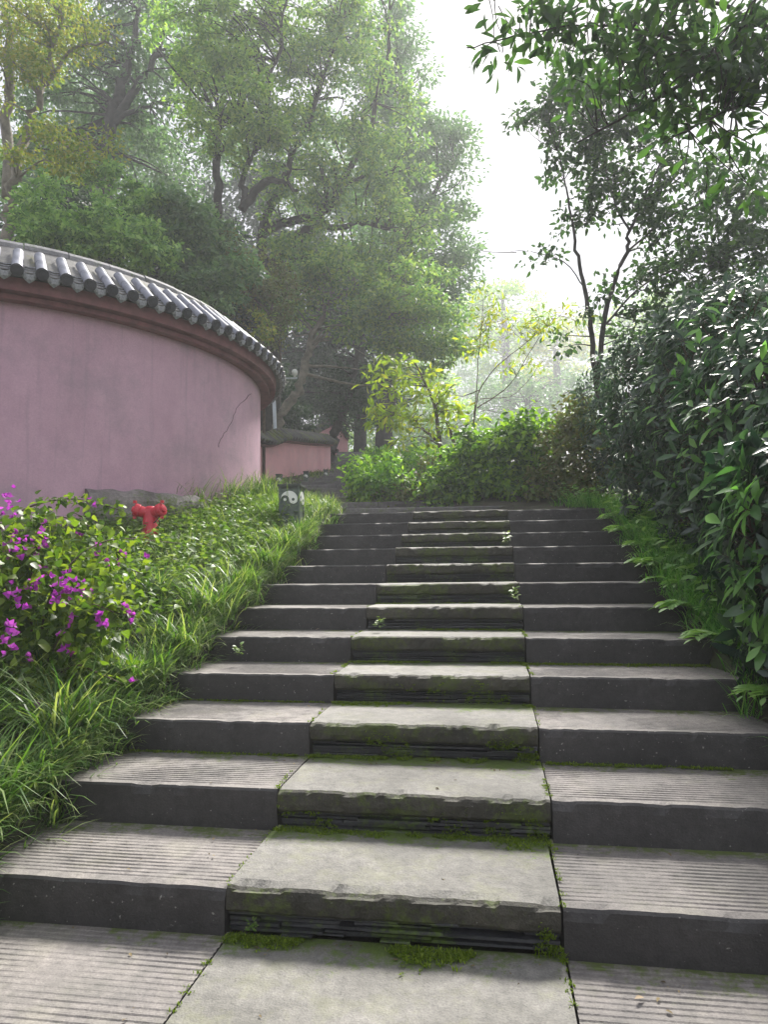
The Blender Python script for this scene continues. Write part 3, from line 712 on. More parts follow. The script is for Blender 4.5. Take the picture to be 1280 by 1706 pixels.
# --- young bright tree at the bend
tree('young_tree', 'young tree with drooping yellow green leaves behind the rounded bush at the bend', 'tree',
     [[(735, 760, 13, .045), (730, 715, 13, .04), (722, 670, 13, .03), (705, 630, 13, .02), (690, 600, 13, .012)],
      [(730, 735, 13, .03), (705, 715, 13, .025), (690, 700, 12.8, .015), (660, 690, 12.7, .01)], [(724, 680, 13, .02), (745, 650, 13, .014), (760, 640, 13, .01)],
      [(760, 755, 13.4, .04), (750, 715, 13.4, .03), (735, 690, 13.4, .02)]],
     [(650, 640, 50, 25, 12.8, .5), (690, 680, 60, 30, 12.8, .6), (640, 685, 40, 25, 12.6, .4), (740, 665, 40, 30, 13, .5), (700, 720, 50, 25, 12.8, .5), (665, 610, 40, 20, 13, .4), (770, 690, 30, 25, 13, .3), (720, 620, 30, 15, 13, .3)],
     M['loq'], M['stem'], 26, 62, 15, .22, .17, None, LEAF_LONG, flat=.5, twig=.006, big=('long', LEAF_LONG, M['loq_o'], 260, 'leaf'), jag=.01)
tree('sapling', 'thin twiggy sapling with sparse yellow leaves reaching towards the forked dark tree', 'sapling',
     [[(790, 700, 11.5, .013), (800, 650, 11.5, .010), (830, 610, 11.3, .008), (890, 560, 11, .006), (940, 520, 10.8, .004)], [(795, 680, 11.5, .012), (850, 640, 11.3, .008), (900, 560, 11, .005)],
      [(790, 700, 11.5, .010), (798, 600, 11.5, .007), (805, 500, 11.5, .004)], [(800, 650, 11.5, .01), (770, 660, 11.6, .006), (745, 650, 11.6, .004)], [(800, 665, 11.5, .008), (860, 655, 11.4, .005), (905, 600, 11.3, .004)]],
     [(810, 500, 25, 30, 11.5, .3), (830, 540, 40, 30, 11.3, .3), (900, 550, 50, 30, 11, .3), (940, 530, 40, 25, 10.8, .3), (870, 600, 50, 20, 11.2, .3), (790, 560, 25, 50, 11.5, .3)],
     M['yel'], M['stem'], 27, 75, 9, .2, .10, None, LEAF_LONG, twig=.003, big=('long', LEAF_LONG, M['loq_o'], 150, 'leaf'), jag=.006)

# --- right-hand forked tree and the branch overhead
tree('tree', 'forked dark leaved tree rising above the right hand hedge', 'tree',
     [[(1005, 690, 10.92, .05), (992, 620, 10.92, .045), (985, 545, 10.92, .04), (972, 470, 10.92, .033), (958, 400, 10.92, .025), (948, 330, 10.92, .016), (930, 250, 10.92, .01)],
      [(995, 640, 10.79, .045), (1004, 560, 10.79, .043), (1020, 480, 10.79, .038), (1045, 420, 10.79, .032), (1050, 380, 10.79, .028), (1080, 320, 10.66, .02), (1110, 250, 10.66, .012)],
      [(1050, 385, 10.79, .022), (1030, 350, 10.79, .018), (1015, 300, 10.79, .012), (1000, 200, 10.79, .008)], [(1045, 420, 10.79, .02), (1120, 360, 10.66, .014), (1200, 330, 10.53, .01), (1270, 300, 10.40, .006)],
      [(975, 480, 10.92, .012), (930, 430, 10.92, .008), (850, 418, 10.92, .004)], [(1010, 540, 10.79, .02), (1080, 470, 10.66, .014), (1180, 430, 10.53, .008)]],
     [(980, 260, 90, 70, 10.92, .8), (960, 180, 90, 60, 10.79, .7), (1050, 220, 90, 80, 10.79, .8), (1030, 330, 80, 60, 10.79, .7), (900, 190, 50, 40, 10.92, .4), (1000, 120, 100, 50, 10.79, .7), (960, 350, 50, 50, 10.92, .4, .5),
      (1130, 420, 90, 60, 10.53, .7, .7), (1220, 400, 80, 80, 10.40, .7, .7), (1180, 500, 90, 40, 10.40, .6), (1080, 480, 60, 60, 10.66, .6, .6), (920, 430, 60, 25, 10.92, .3, .45), (985, 500, 35, 50, 10.92, .3, .5), (1060, 540, 50, 30, 10.66, .4), (1250, 500, 50, 50, 10.14, .5), (940, 560, 40, 30, 10.92, .3, .35), (1150, 300, 90, 70, 10.6, .8, .9), (1240, 330, 80, 80, 10.4, .8, .9), (1100, 400, 70, 60, 10.6, .7, .7), (1240, 440, 70, 60, 10.2, .7)],
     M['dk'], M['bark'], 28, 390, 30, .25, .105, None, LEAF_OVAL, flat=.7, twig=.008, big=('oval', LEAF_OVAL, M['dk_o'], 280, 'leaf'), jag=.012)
tree('overhanging_tree', 'dark leafy boughs reaching in overhead from beyond the hedge', 'tree',
     [[(1640, 900, 5.2, .10), (1630, 600, 5.1, .09), (1590, 330, 4.9, .07), (1500, 190, 4.7, .045), (1420, 150, 4.6, .03), (1330, 125, 4.6, .026), (1240, 118, 4.6, .022), (1180, 105, 4.6, .018), (1120, 150, 4.6, .013), (1050, 190, 4.6, .009), (960, 240, 4.6, .005)],
      [(1200, 108, 4.6, .014), (1100, 60, 4.5, .01), (980, 40, 4.4, .007), (860, 60, 4.3, .005), (780, 80, 4.3, .003)], [(1330, 125, 4.6, .018), (1250, 165, 4.5, .012), (1180, 200, 4.4, .008), (1100, 240, 4.4, .004)],
      [(1590, 330, 4.9, .04), (1450, 150, 4.9, .03), (1300, 60, 4.8, .02), (1200, 10, 4.8, .014), (1100, -10, 4.7, .008), (960, -10, 4.6, .005)]],
     [(1200, 60, 110, 70, 4.6, .5), (1080, 50, 100, 60, 4.5, .5), (1240, 170, 70, 60, 4.5, .4, .8), (1130, 150, 90, 60, 4.5, .4, .8), (960, 50, 80, 40, 4.4, .35), (1000, 130, 70, 50, 4.5, .35, .7), (870, 40, 50, 30, 4.3, .25, .6), (800, 80, 45, 25, 4.3, .2, .5), (1250, 270, 50, 60, 4.5, .4, .4), (1180, 280, 60, 40, 4.6, .4, .3), (820, 10, 50, 20, 4.3, .2, .5)],
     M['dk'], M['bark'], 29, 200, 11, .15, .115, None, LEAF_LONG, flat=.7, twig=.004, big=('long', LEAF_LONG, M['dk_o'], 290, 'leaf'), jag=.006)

# ------------------------------------------------------------------ hedge with whorled glossy leaves
def hedge(label, cx, cy, rx, ry, h, seed, ntips, nobj, lsz=.115, group='glossy hedge shrubs along the right of the steps', mats=('hedge', 'hedge_o'), skirt=.28):
    rs = np.random.RandomState(seed); gz = float(ground(cx, cy)); base = np.array([cx, cy, gz])
    e = empty('hedge_shrub', base, label, 'shrub', group)
    mb = MB()
    for k in range(9):
        a = rs.uniform(0, 6.28); r0 = rs.uniform(0, .5)
        p0 = np.array([math.cos(a)*rx*r0, math.sin(a)*ry*r0, -.1]); p1 = p0*1.3+np.array([0, 0, h*.45]); p2 = p1*1.3+np.array([rs.uniform(-.1, .1), rs.uniform(-.1, .1), h*.35])
        mb.tube(catmull([p0, (p0+p1)/2+rs.normal(size=3)*.04, p1, p2], 3), np.linspace(.022, .006, 10), 6)
    mb.build('stems', M['stem'], e, True)
    # tips over a superellipsoid shell, plus an inner layer
    n = ntips; th = rs.uniform(0, 2*math.pi, n); zz = rs.uniform(skirt, 1, n)**.9
    prof_ = np.where(zz > .75, np.sqrt(np.maximum(0.02, 1-((zz-.75)/.25)**2)), np.minimum(1, .72+.38*zz/.75))
    rad = prof_*np.where(rs.random(n) < .72, rs.uniform(.86, 1.06, n), rs.uniform(.35, .85, n))
    lump = np.array([1+.16*noise.noise(Vector((math.cos(t_)*2.2+seed, math.sin(t_)*2.2, z_*3))) for t_, z_ in zip(th, zz)])
    rad = rad*lump
    tips = np.stack([np.cos(th)*rx*rad, np.sin(th)*ry*rad, zz*h+rs.normal(size=n)*.05], 1)
    ax = unit(np.stack([np.cos(th)*1.0, np.sin(th)*1.0, .35+.9*(zz-.4)], 1)+rs.normal(size=(n, 3))*.3)
    m = 8; A = np.repeat(ax, m, 0); T_ = np.repeat(tips, m, 0)
    ref = np.where(np.abs(A[:, 2:3]) > .9, np.array([[1., 0, 0]]), np.array([[0, 0, 1.]]))
    s1 = unit(np.cross(A, ref)); s2 = np.cross(A, s1)
    ph = np.tile(np.arange(m)*2.39996, n)+np.repeat(rs.uniform(0, 6.28, n), m)
    el = rs.uniform(.75, 1.45, n*m); 
    d = A*np.cos(el)[:, None]+np.sin(el)[:, None]*(np.cos(ph)[:, None]*s1+np.sin(ph)[:, None]*s2)
    d[:, 2] -= .12
    nn = A*np.sin(el)[:, None]-np.cos(el)[:, None]*(np.cos(ph)[:, None]*s1+np.sin(ph)[:, None]*s2)+np.array([0, 0, .25])
    pos = T_+A*(rs.uniform(-.07, .02, n*m))[:, None]+d*.01
    sc = lsz*rs.uniform(.42, 1.28, n*m)
    tb = MB()
    for i in range(0, n, 2): tb.tube([tips[i]-ax[i]*.22-np.array([0, 0, .05]), tips[i]-ax[i]*.1, tips[i]], [.005, .0035, .002], 3, False)
    tb.build('twigs', M['stem'], e, kind='stuff')
    w = pos+base; cd = (w-CAM)@HF; uu = ((w-CAM)@R2)/((w-CAM)@_f)*F+640; vv = 853-((w-CAM)@U2)/((w-CAM)@_f)*F
    tocam = unit(CAM-base)[:2]; facing = unit(pos[:, :2])@tocam
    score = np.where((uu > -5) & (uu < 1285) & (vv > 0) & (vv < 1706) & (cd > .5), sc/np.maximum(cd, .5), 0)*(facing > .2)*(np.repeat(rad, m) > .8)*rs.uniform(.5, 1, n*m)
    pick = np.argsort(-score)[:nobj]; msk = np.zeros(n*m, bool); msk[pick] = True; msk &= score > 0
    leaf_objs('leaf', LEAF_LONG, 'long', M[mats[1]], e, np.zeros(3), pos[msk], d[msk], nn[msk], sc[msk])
    V, Fc = merge_leaves(LEAF_LONG, pos[~msk], d[~msk], nn[~msk], sc[~msk])
    link('foliage', mesh_np('foliage', V, Fc, True), e, M[mats[0]], kind='stuff')
    return e
hedge('nearest glossy hedge shrub with large bright tipped leaves spilling over the lowest steps', 2.16, 3.95, .52, .72, 1.5, 31, 430, 290, .15, skirt=.06)
hedge('tall glossy hedge shrub beside the fourth to seventh steps', 2.50, 5.15, .72, .85, 2.05, 32, 800, 290, .125, skirt=.05)
hedge('tall dark glossy hedge shrub beside the eighth to tenth steps', 2.54, 6.5, .78, .9, 2.4, 33, 860, 260, .115, skirt=.06)
hedge('dark glossy hedge shrub beside the topmost wide steps', 2.52, 7.9, .80, .95, 2.25, 34, 800, 200, .11, skirt=.06)
hedge('glossy hedge shrub beneath the forked dark tree', 2.5, 9.4, .88, .95, 2.0, 35, 660, 120, .11, skirt=.05)
hedge('glossy hedge shrub in the second row under the overhanging branch', 3.8, 5.9, .8, 1.3, 2.5, 36, 620, 60, .12, skirt=.2)
hedge('glossy hedge shrub in the second row behind the topmost wide steps', 3.9, 8.2, .9, 1.3, 2.7, 37, 560, 60, .12, skirt=.2)

# shrubs at the bend
SG = 'shrubs at the head of the wide steps'
def bush(label, blobs, mat, seed, ncl, per, crad, ls, tpl=LEAF_OVAL, name='shrub', big=None):
    return tree(name, label, 'shrub', [], blobs, mat, M['stem'], seed, ncl, per, crad, ls, SG, tpl, flat=.7, big=big)
for k_, c_ in (('ivy_o', 'ivy'), ('ivyb_o', 'ivy_b')): pass
M['ivy_o'] = leaf_mat('lobed_shrub_large_leaves', [(.022, .055, .014), (.05, .11, .02), (.10, .19, .025), (.17, .27, .035)], .4, .42, .4, obj=True)
M['ivyb_o'] = leaf_mat('bright_shrub_large_leaves', [(.05, .11, .03), (.09, .19, .035), (.16, .28, .05), (.24, .36, .06)], .4, .45, .4, obj=True, gain=1.78)
bush('rounded bright green bush at the bend of the steps', [(622, 790, 50, 40, 11.4, .45), (608, 815, 42, 35, 11.3, .4), (650, 812, 45, 38, 11.3, .4)], M['ivy_b'], 41, 110, 36, .17, .085, big=('ovalb', LEAF_OVAL, M['ivyb_o'], 200, 'leaf'))
bush('pale leafy shrub beyond the bend behind the rounded bush', [(690, 765, 60, 35, 15.5, .6), (640, 770, 50, 30, 16, .5), (740, 770, 50, 35, 15, .5)], M['ivy_b'], 46, 90, 34, .24, .10)
bush('dark leafy shrub filling the gap between hedge and forked tree', [(1050, 815, 70, 35, 11, .4), (1080, 800, 60, 50, 12.2, .6), (1120, 760, 60, 60, 12.6, .6), (1040, 770, 45, 60, 12.4, .6)], M['hedge'], 47, 90, 34, .22, .11, LEAF_LONG)
bush('low dull brownish shrub between the rounded bush and the lobed leaf shrubs', [(685, 815, 35, 28, 11.2, .35), (665, 830, 30, 18, 11, .3), (710, 800, 30, 40, 11.4, .35)], M['dry'], 42, 45, 34, .16, .07)
bush('broad lobed leaf shrub at the head of the wide steps', [(770, 790, 55, 45, 11, .45), (740, 820, 45, 30, 10.8, .4), (800, 815, 55, 35, 10.7, .4), (780, 750, 35, 30, 11.2, .4)], M['ivy'], 43, 150, 34, .18, .10, big=('ovali', LEAF_OVAL, M['ivy_o'], 220, 'leaf'))
bush('taller lobed leaf shrub with upright shoots beside the forked dark tree', [(860, 760, 55, 60, 10.6, .5), (880, 720, 35, 40, 10.6, .4), (870, 810, 60, 40, 10.4, .45), (830, 740, 35, 35, 10.8, .4)], M['ivy'], 44, 160, 34, .18, .10, big=('ovali', LEAF_OVAL, M['ivy_o'], 220, 'leaf'))
bush('tangled twiggy shrub at the foot of the forked dark tree', [(950, 760, 55, 70, 10, .5), (960, 700, 45, 50, 10, .45), (930, 810, 60, 35, 9.9, .45), (985, 800, 35, 40, 9.6, .4)], M['dry'], 45, 160, 34, .17, .075)

# ------------------------------------------------------------------ grass
def blades(rs, root, n_per, Lr, wid, spread, segs=4, lean=None):
    """arching blades from clump roots (m,3) -> V, F"""
    m = len(root); n = m*n_per
    p = np.repeat(root, n_per, 0)+np.c_[rs.normal(size=(n, 2))*spread, np.zeros(n)]
    k = np.repeat(rs.uniform(.75, 1.25, m), n_per)
    Ln = rs.uniform(Lr[0], Lr[1], n)*k; az = rs.uniform(0, 2*math.pi, n)
    e0 = rs.uniform(1.0, 1.5, n); e1 = rs.uniform(-.9, .7, n)
    W = wid*rs.uniform(.6, 1.3, n)
    pts = [p]; q = p.copy()
    for i in range(segs):
        t = (i+.5)/segs; el = e0+(e1-e0)*t**1.2
        dv = np.stack([np.cos(az)*np.cos(el), np.sin(az)*np.cos(el), np.sin(el)], 1)
        if lean is not None: dv = dv+lean*t
        q = q+unit(dv)*(Ln/segs)[:, None]; pts.append(q.copy())
    sx = np.stack([-np.sin(az), np.cos(az), np.zeros(n)], 1)
    ws = [.7, 1, .9, .6, 0] if segs == 4 else list(np.r_[.7, 1, .7, 0][:segs+1])
    V = []
    for i in range(segs):
        V += [pts[i]-sx*(W*ws[i])[:, None], pts[i]+sx*(W*ws[i])[:, None]]
    V.append(pts[-1]); V = np.stack(V, 1); c = 2*segs+1
    base = np.arange(n)[:, None]*c
    quads = np.concatenate([base+np.array([[2*i, 2*i+1, 2*i+3, 2*i+2]]) for i in range(segs-1)], 0)
    tri = base+np.array([[2*segs-2, 2*segs-1, 2*segs]])
    return V.reshape(-1, 3), [quads, tri]
rs = np.random.RandomState(77)
def scatter(n, fx0, fx1, y0, y1, seed):
    r = np.random.RandomState(seed); y = r.uniform(y0, y1, n); c, h = pathx(y)
    x = c+fx0(y, h)+(fx1(y, h)-fx0(y, h))*r.random(n); return np.stack([x, y, ground(x, y)-.02], 1)
def in_drum(p, m=.1): return np.hypot(p[:, 0]-DC[0], p[:, 1]-DC[1]) < DR-.16+m
# bank on the left
rt = scatter(2700, lambda y, h: -h-.02, lambda y, h: -h-3.6, 1.6, 11.2, 1); rt = rt[~in_drum(rt)]
HY = P(250, 888, 7.0); HYD = np.array([HY[0], HY[1]])
rt = rt[np.hypot(rt[:, 0]-HYD[0], rt[:, 1]-HYD[1]) > .25]
V, Fc = blades(rs, rt, 32, (.10, .29), .0038, .06)
link('grass', mesh_np('grass', V, Fc), None, M['grass'])
tag(COL.objects['grass'], 'dense green grass covering the bank left of the steps', 'grass', None, 'stuff')
rt = scatter(420, lambda y, h: -h-.45, lambda y, h: -h-2.4, 6.4, 9.9, 2); rt = rt[~in_drum(rt)]
V, Fc = blades(rs, rt, 34, (.08, .20), .0038, .06)
o = link('fresh_grass', mesh_np('fresh_grass', V, Fc), None, M['grass_y'])
tag(o, 'fresh yellowish green grass between the curved wall and the upper steps', 'grass', None, 'stuff')
rt = scatter(560, lambda y, h: -h+.02, lambda y, h: -h-.14, 1.4, 7.9, 12)
V, Fc = blades(rs, rt, 24, (.12, .30), .0042, .04, lean=np.array([.75, -.25, -.15]))
o = link('fringe_grass', mesh_np('fringe_grass', V, Fc), None, M['grass'])
tag(o, 'fringe of drooping grass falling over the left ends of the steps', 'grass', None, 'stuff')
# strip on the right
rt = scatter(620, lambda y, h: h*0+1.72, lambda y, h: h*0+2.25, 1.8, 9.6, 3)
rt = rt[np.array([noise.noise(Vector((q_[0]*2.5, q_[1]*2.5, 1.7))) > -.22 for q_ in rt])]
V, Fc = blades(rs, rt, 30, (.10, .34), .0036, .05)
o = link('edge_grass', mesh_np('edge_grass', V, Fc), None, M['grass_e'])
tag(o, 'fine grass strip between the right hand step ends and the hedge', 'grass', None, 'stuff')
# grassy verge and undergrowth farther up
rt = scatter(700, lambda y, h: -h-.02, lambda y, h: -h-1.6, 11, 28, 4)
V, Fc = blades(rs, rt, 16, (.06, .16), .006, .08, 3)
o = link('verge_grass', mesh_np('verge_grass', V, Fc), None, M['grass'])
tag(o, 'grass verge under the low pink wall beside the upper steps', 'grass', None, 'stuff')
# big clumps standing along the step ends
def clump(label, x, y, n, Lr, wid, mat, group, spread=.06, seed=0):
    r = np.random.RandomState(seed+500); z = float(ground(x, y)); e0 = np.array([[0, 0, 0.]])
    V, Fc = blades(r, np.repeat(e0, 1, 0), n, Lr, wid, spread)
    o = link('grass_clump', mesh_np('grass_clump', V, Fc), None, mat, (x, y, z-.02))
    return tag(o, label, 'grass clump', group)
ORD = ['foot', 'first', 'second', 'third', 'fourth', 'fifth', 'sixth', 'seventh', 'eighth', 'ninth', 'tenth']
for i, (x, y, k_) in enumerate(((-1.86, 2.2, 1.35), (-1.84, 2.75, 1.35), (-1.80, 3.35, 1.2), (-1.78, 3.92, 1.05), (-1.76, 4.48, 1.0), (-1.76, 5.05, .95), (-1.76, 5.62, .9), (-1.74, 6.2, .9), (-1.74, 6.8, .85), (-1.74, 7.3, .8))):
    lab = 'arching clump of long grass hanging over the left end of the %s step' % ORD[int((y-Y1)//TR)+1]
    if i == 0: lab = 'long arching grass clump below the lowest step at its left end'
    clump(lab, x, y, 230, (.28*k_, .50*k_), .0052, M['grass'], 'long grass clumps along the left step ends', .075, i)
for i, (x, y, lab) in enumerate(((-2.25, 3.0, 'set back clump of long grass level with the first step'), (-2.2, 3.7, 'set back clump of long grass level with the third step'), (-2.3, 5.2, 'set back clump of long grass level with the fifth step'))):
    clump(lab, x, y, 230, (.35, .6), .0052, M['grass'], 'long grass clumps along the left step ends', .09, 20+i)
clump('bushy bright clump of fine grass around the yin yang lantern', -2.08, 7.9, 360, (.28, .5), .0034, M['grass_y'], None, .12, 40)
for i, (x, y, lab) in enumerate(((-3.35, 8.1, 'grass mound against the curved wall beside the stone footing'), (-3.05, 8.7, 'tallest grass mound against the curved wall, between footing and lantern'), (-2.85, 9.3, 'grass mound at the far edge of the curved wall'))):
    clump(lab, x, y, 420, (.30, .56), .0042, M['grass'], 'grass mounds against the curved wall', .16, 60+i)
# broad-leaved ground cover
def cover(name, label, rt, ls, mat, seed, tpl=LEAF_HEART, hz=(.10, .26)):
    r = np.random.RandomState(seed); n = len(rt); p = rt+np.c_[np.zeros((n, 2)), r.uniform(hz[0], hz[1], n)]
    az = r.uniform(0, 6.28, n); d = np.stack([np.cos(az), np.sin(az), r.uniform(-.3, .3, n)], 1); nn = unit(r.normal(size=(n, 3))*.35+np.array([0, 0, 1.]))
    V, Fc = merge_leaves(tpl, p, d, nn, ls*r.uniform(.5, 1.3, n))
    return tag(link(name, mesh_np(name, V, Fc, True), None, mat), label, 'ground cover', None, 'stuff')
rt = scatter(7000, lambda y, h: -h-.15, lambda y, h: -h-3.2, 4.4, 8.4, 5); rt = rt[~in_drum(rt)]
cover('ground_cover', 'small broad leaved weeds growing through the grass bank', rt, .06, M['cover'], 6)
rt = scatter(1300, lambda y, h: h*0+1.78, lambda y, h: h*0+2.4, 2.6, 9.8, 7)
cover('edge_weeds', 'pale toothed weeds along the right hand step ends', rt, .10, M['weed'], 8, LEAF_LONG, (.06, .32))

# ferny weeds leaning over the right-hand step ends
def fern(x, y, label, seed, size):
    r = np.random.RandomState(seed); pos = []; dr_ = []; nn = []; sc = []
    for k in range(9):
        az = math.pi+r.uniform(-1.5, 1.5); ln = size*r.uniform(.7, 1.2); side = np.array([-math.sin(az), math.cos(az), 0.])
        for j in range(1, 12):
            t = j/11; el = 1.1-1.3*t; c = np.array([math.cos(az)*ln*t*.85, math.sin(az)*ln*t*.85, ln*(.95*t-.75*t*t)])
            f = np.array([math.cos(az)*math.cos(el), math.sin(az)*math.cos(el), math.sin(el)])
            for sg in ((-1, 1) if j < 11 else (0,)):
                pos.append(c); dr_.append(side*sg+f*(.7 if sg else 1)); nn.append(np.array([0, 0, 1.])+r.normal(size=3)*.15); sc.append(ln*.30*math.sin(math.pi*min(1, .25+.75*(1-t)))+.012)
    V, Fc = merge_leaves(LEAF_LONG, np.array(pos), np.array(dr_), np.array(nn), np.array(sc))
    tag(link('fern', mesh_np('fern', V, Fc, True), None, M['weed'], (x, y, float(ground(x, y)))), label, 'fern', 'ferny weeds along the right step ends')
for i, (x, y, k_) in enumerate(((1.90, 4.05, 'third'), (1.90, 4.75, 'fourth'), (1.88, 5.3, 'fifth'), (1.9, 5.85, 'sixth'), (1.87, 6.4, 'seventh'), (1.9, 7.0, 'eighth'), (1.88, 7.6, 'ninth'), (1.9, 8.2, 'tenth'))):
    fern(x, y, 'pale ferny weed leaning over the right end of the %s step' % k_, 300+i, .30)

# ------------------------------------------------------------------ bougainvillea
rs = np.random.RandomState(5)
bb = P(60, 1150, 4.3); bz = float(ground(bb[0], bb[1])); base = np.array([bb[0], bb[1], bz])
be = empty('bougainvillea', base, 'sprawling bougainvillea bush with magenta flowers on the grass bank', 'bush')
stems = []
def stem_px(pts, r0):
    p = catmull([P(*q_) for q_ in pts], 6); stems.append(p); return p
mb = MB()
SP = [[(60, 1150, 4.3), (70, 1050, 4.3), (100, 960, 4.3), (180, 900, 4.6), (300, 905, 5.0)],
      [(60, 1150, 4.3), (50, 1000, 4.3), (60, 900, 4.5), (90, 860, 4.7), (160, 880, 5.0)],
      [(60, 1150, 4.3), (90, 1080, 4.1), (140, 1010, 4.0), (190, 1020, 4.0), (225, 1030, 4.0)],
      [(60, 1150, 4.3), (30, 1060, 4.1), (10, 980, 4.1), (-10, 900, 4.2), (-30, 830, 4.4)],
      [(60, 1150, 4.3), (120, 1110, 4.0), (160, 1120, 3.9), (205, 1140, 3.9)],
      [(60, 1150, 4.3), (40, 1100, 4.0), (20, 1080, 3.9), (-10, 1060, 3.9)],
      [(0, 880, 4.9), (40, 848, 5.1), (100, 832, 5.3), (150, 835, 5.5), (205, 852, 5.7)],
      [(60, 1150, 4.3), (80, 1000, 4.5), (140, 930, 4.8), (220, 950, 5.0), (240, 960, 5.0)]]
for l in SP:
    p = stem_px(l, .01); mb.tube(p-base, np.linspace(.009, .003, len(p)), 5, False)
mb.build('stems', M['stem'], be, True)
cl, _ = blob_points(rs, [(70, 1000, 110, 90, 4.4, .45), (30, 1060, 70, 80, 4.2, .4), (110, 1090, 70, 60, 4.2, .3), (60, 900, 80, 45, 4.7, .4), (150, 1010, 60, 50, 4.2, .3), (200, 900, 60, 25, 4.9, .3, .6), (150, 970, 60, 40, 4.5, .3), (10, 940, 50, 60, 4.4, .3), (190, 1120, 28, 18, 4.0, .12, .5), (60, 1130, 80, 40, 4.0, .25)], 170, .5)
p, d, n = clump_leaves(rs, cl, 20, .15, .7, 1.0); ex = np.vstack([s[len(s)//3:] for s in stems]); ex = np.repeat(ex, 4, 0)+rs.normal(size=(len(ex)*4, 3))*.03
p = np.vstack([p, ex]); d = np.vstack([d, rnd_dirs(rs, len(ex))]); n = np.vstack([n, unit(rnd_dirs(rs, len(ex))+np.array([0, 0, 1.5]))])
gzz = ground(p[:, 0], p[:, 1]); p[:, 2] = np.maximum(p[:, 2], gzz+.04)
sc = .062*rs.uniform(.6, 1.25, len(p)); cd = (p-CAM)@HF
uu = ((p-CAM)@R2)/((p-CAM)@_f)*F+640
score = np.where((uu > 0), sc/cd, 0)*rs.uniform(.8, 1, len(p))*np.where(cd < 4.5, 1.2, 1); pick = np.argsort(-score)[:280]; msk = np.zeros(len(p), bool); msk[pick] = True
leaf_objs('leaf', LEAF_HEART, 'heart', M['boug_o'], be, base, p[msk], d[msk], n[msk], sc[msk])
V, Fc = merge_leaves(LEAF_HEART, p[~msk]-base, d[~msk], n[~msk], sc[~msk]); link('foliage', mesh_np('foliage', V, Fc, True), be, M['boug'], kind='stuff')
# flowers: three papery bracts each, in small sprays
tv, tf = LEAF_HEART; FV = []; FF = []
for k in range(3):
    a = k*2.094; q_ = np.stack([tv[:, 0]*math.cos(.75), tv[:, 1], tv[:, 0]*math.sin(.75)+tv[:, 2]*.5], 1)
    FV.append(np.stack([q_[:, 0]*math.cos(a)-q_[:, 1]*math.sin(a), q_[:, 0]*math.sin(a)+q_[:, 1]*math.cos(a), q_[:, 2]], 1)); FF.append(tf+k*len(tv))
FLOWER = (np.vstack(FV), np.vstack(FF))
fl = [(10, 840, 4.5, 10, 18), (40, 905, 4.5, 12, 28), (75, 890, 4.6, 5, 14), (65, 920, 4.5, 5, 16), (20, 920, 4.4, 8, 20), (55, 970, 4.25, 8, 16), (110, 970, 4.2, 12, 20), (25, 985, 4.1, 5, 14), (120, 985, 4.2, 8, 15), (90, 1000, 4.2, 4, 14), (15, 1045, 3.95, 6, 13), (12, 1075, 3.9, 5, 12), (170, 1035, 4.0, 8, 12),
      (215, 1020, 4.1, 8, 13), (145, 990, 4.3, 4, 12), (50, 1100, 4.0, 3, 8), (110, 1085, 4.0, 4, 10), (200, 930, 5.0, 6, 12), (155, 915, 4.8, 5, 14), (180, 935, 4.9, 3, 8), (245, 928, 5.2, 2, 4), (80, 945, 4.5, 5, 18), (60, 1175, 3.8, 2, 4), (130, 895, 4.9, 3, 8), (120, 1030, 4.1, 3, 10), (40, 1010, 4.1, 3, 10), (222, 1135, 3.9, 1, 2), (155, 840, 5.5, 2, 8), (95, 1060, 4.0, 2, 8)]
fp = []
for u_, v_, D_, n_, s_ in fl:
    for k in range(int(n_*1.45+.6)): fp.append(P(u_+rs.normal()*s_*.55, v_+rs.normal()*s_*.55, D_-.12+rs.normal()*.05))
fp = np.array(fp); fp[:, 2] = np.maximum(fp[:, 2], ground(fp[:, 0], fp[:, 1])+.12)
# axis (+z of flower) faces outwards and up: d is the local x
ax = unit(rnd_dirs(rs, len(fp))*.7+np.array([0, 0, .5])-HF*.5); dd = np.cross(ax, rnd_dirs(rs, len(fp)))
leaf_objs('flower', FLOWER, 'flower', M['bract'], be, base, fp, dd, ax, .031*rs.uniform(.7, 1.25, len(fp)))

# ------------------------------------------------------------------ moss tufts in the joints
rs = np.random.RandomState(9); R_ = []
for k in range(0, 7):
    y = Y1+k*TR; z = RI*k+.004
    n = int(900/(1+.35*k)); x = rs.uniform(-.6, .6, n)
    w_ = np.array([noise.noise(Vector((a*3.3, k*2.1, 0)))+.55*noise.noise(Vector((a*9, k, 3))) for a in x])
    keep = w_ > (-.12 if k else .02); x = x[keep]; w_ = w_[keep]
    R_.append(np.stack([x, y-.012+.02*rs.random(len(x))-np.abs(rs.normal(size=len(x)))*.055*np.clip(w_+.3, .05, 1), np.full(len(x), z)], 1))
for (k, x0, x1) in ((4, .62, 1.75), (3, -1.6, -.65), (2, -1.6, -.65), (2, .62, 1.5)):
    n = 420 if k == 4 else 160; x = rs.uniform(x0, x1, n); R_.append(np.stack([x, Y1+k*TR-np.abs(rs.normal(size=n))*(.035 if k == 4 else .01), np.full(n, RI*k+.001)], 1))
for xj in (-.6, .6):
    n = 90; y = rs.uniform(1.6, 5.5, n); kk = np.floor((y-Y1)/TR)+1
    R_.append(np.stack([xj+rs.normal(size=n)*.006, y, RI*np.maximum(0, kk)], 1))
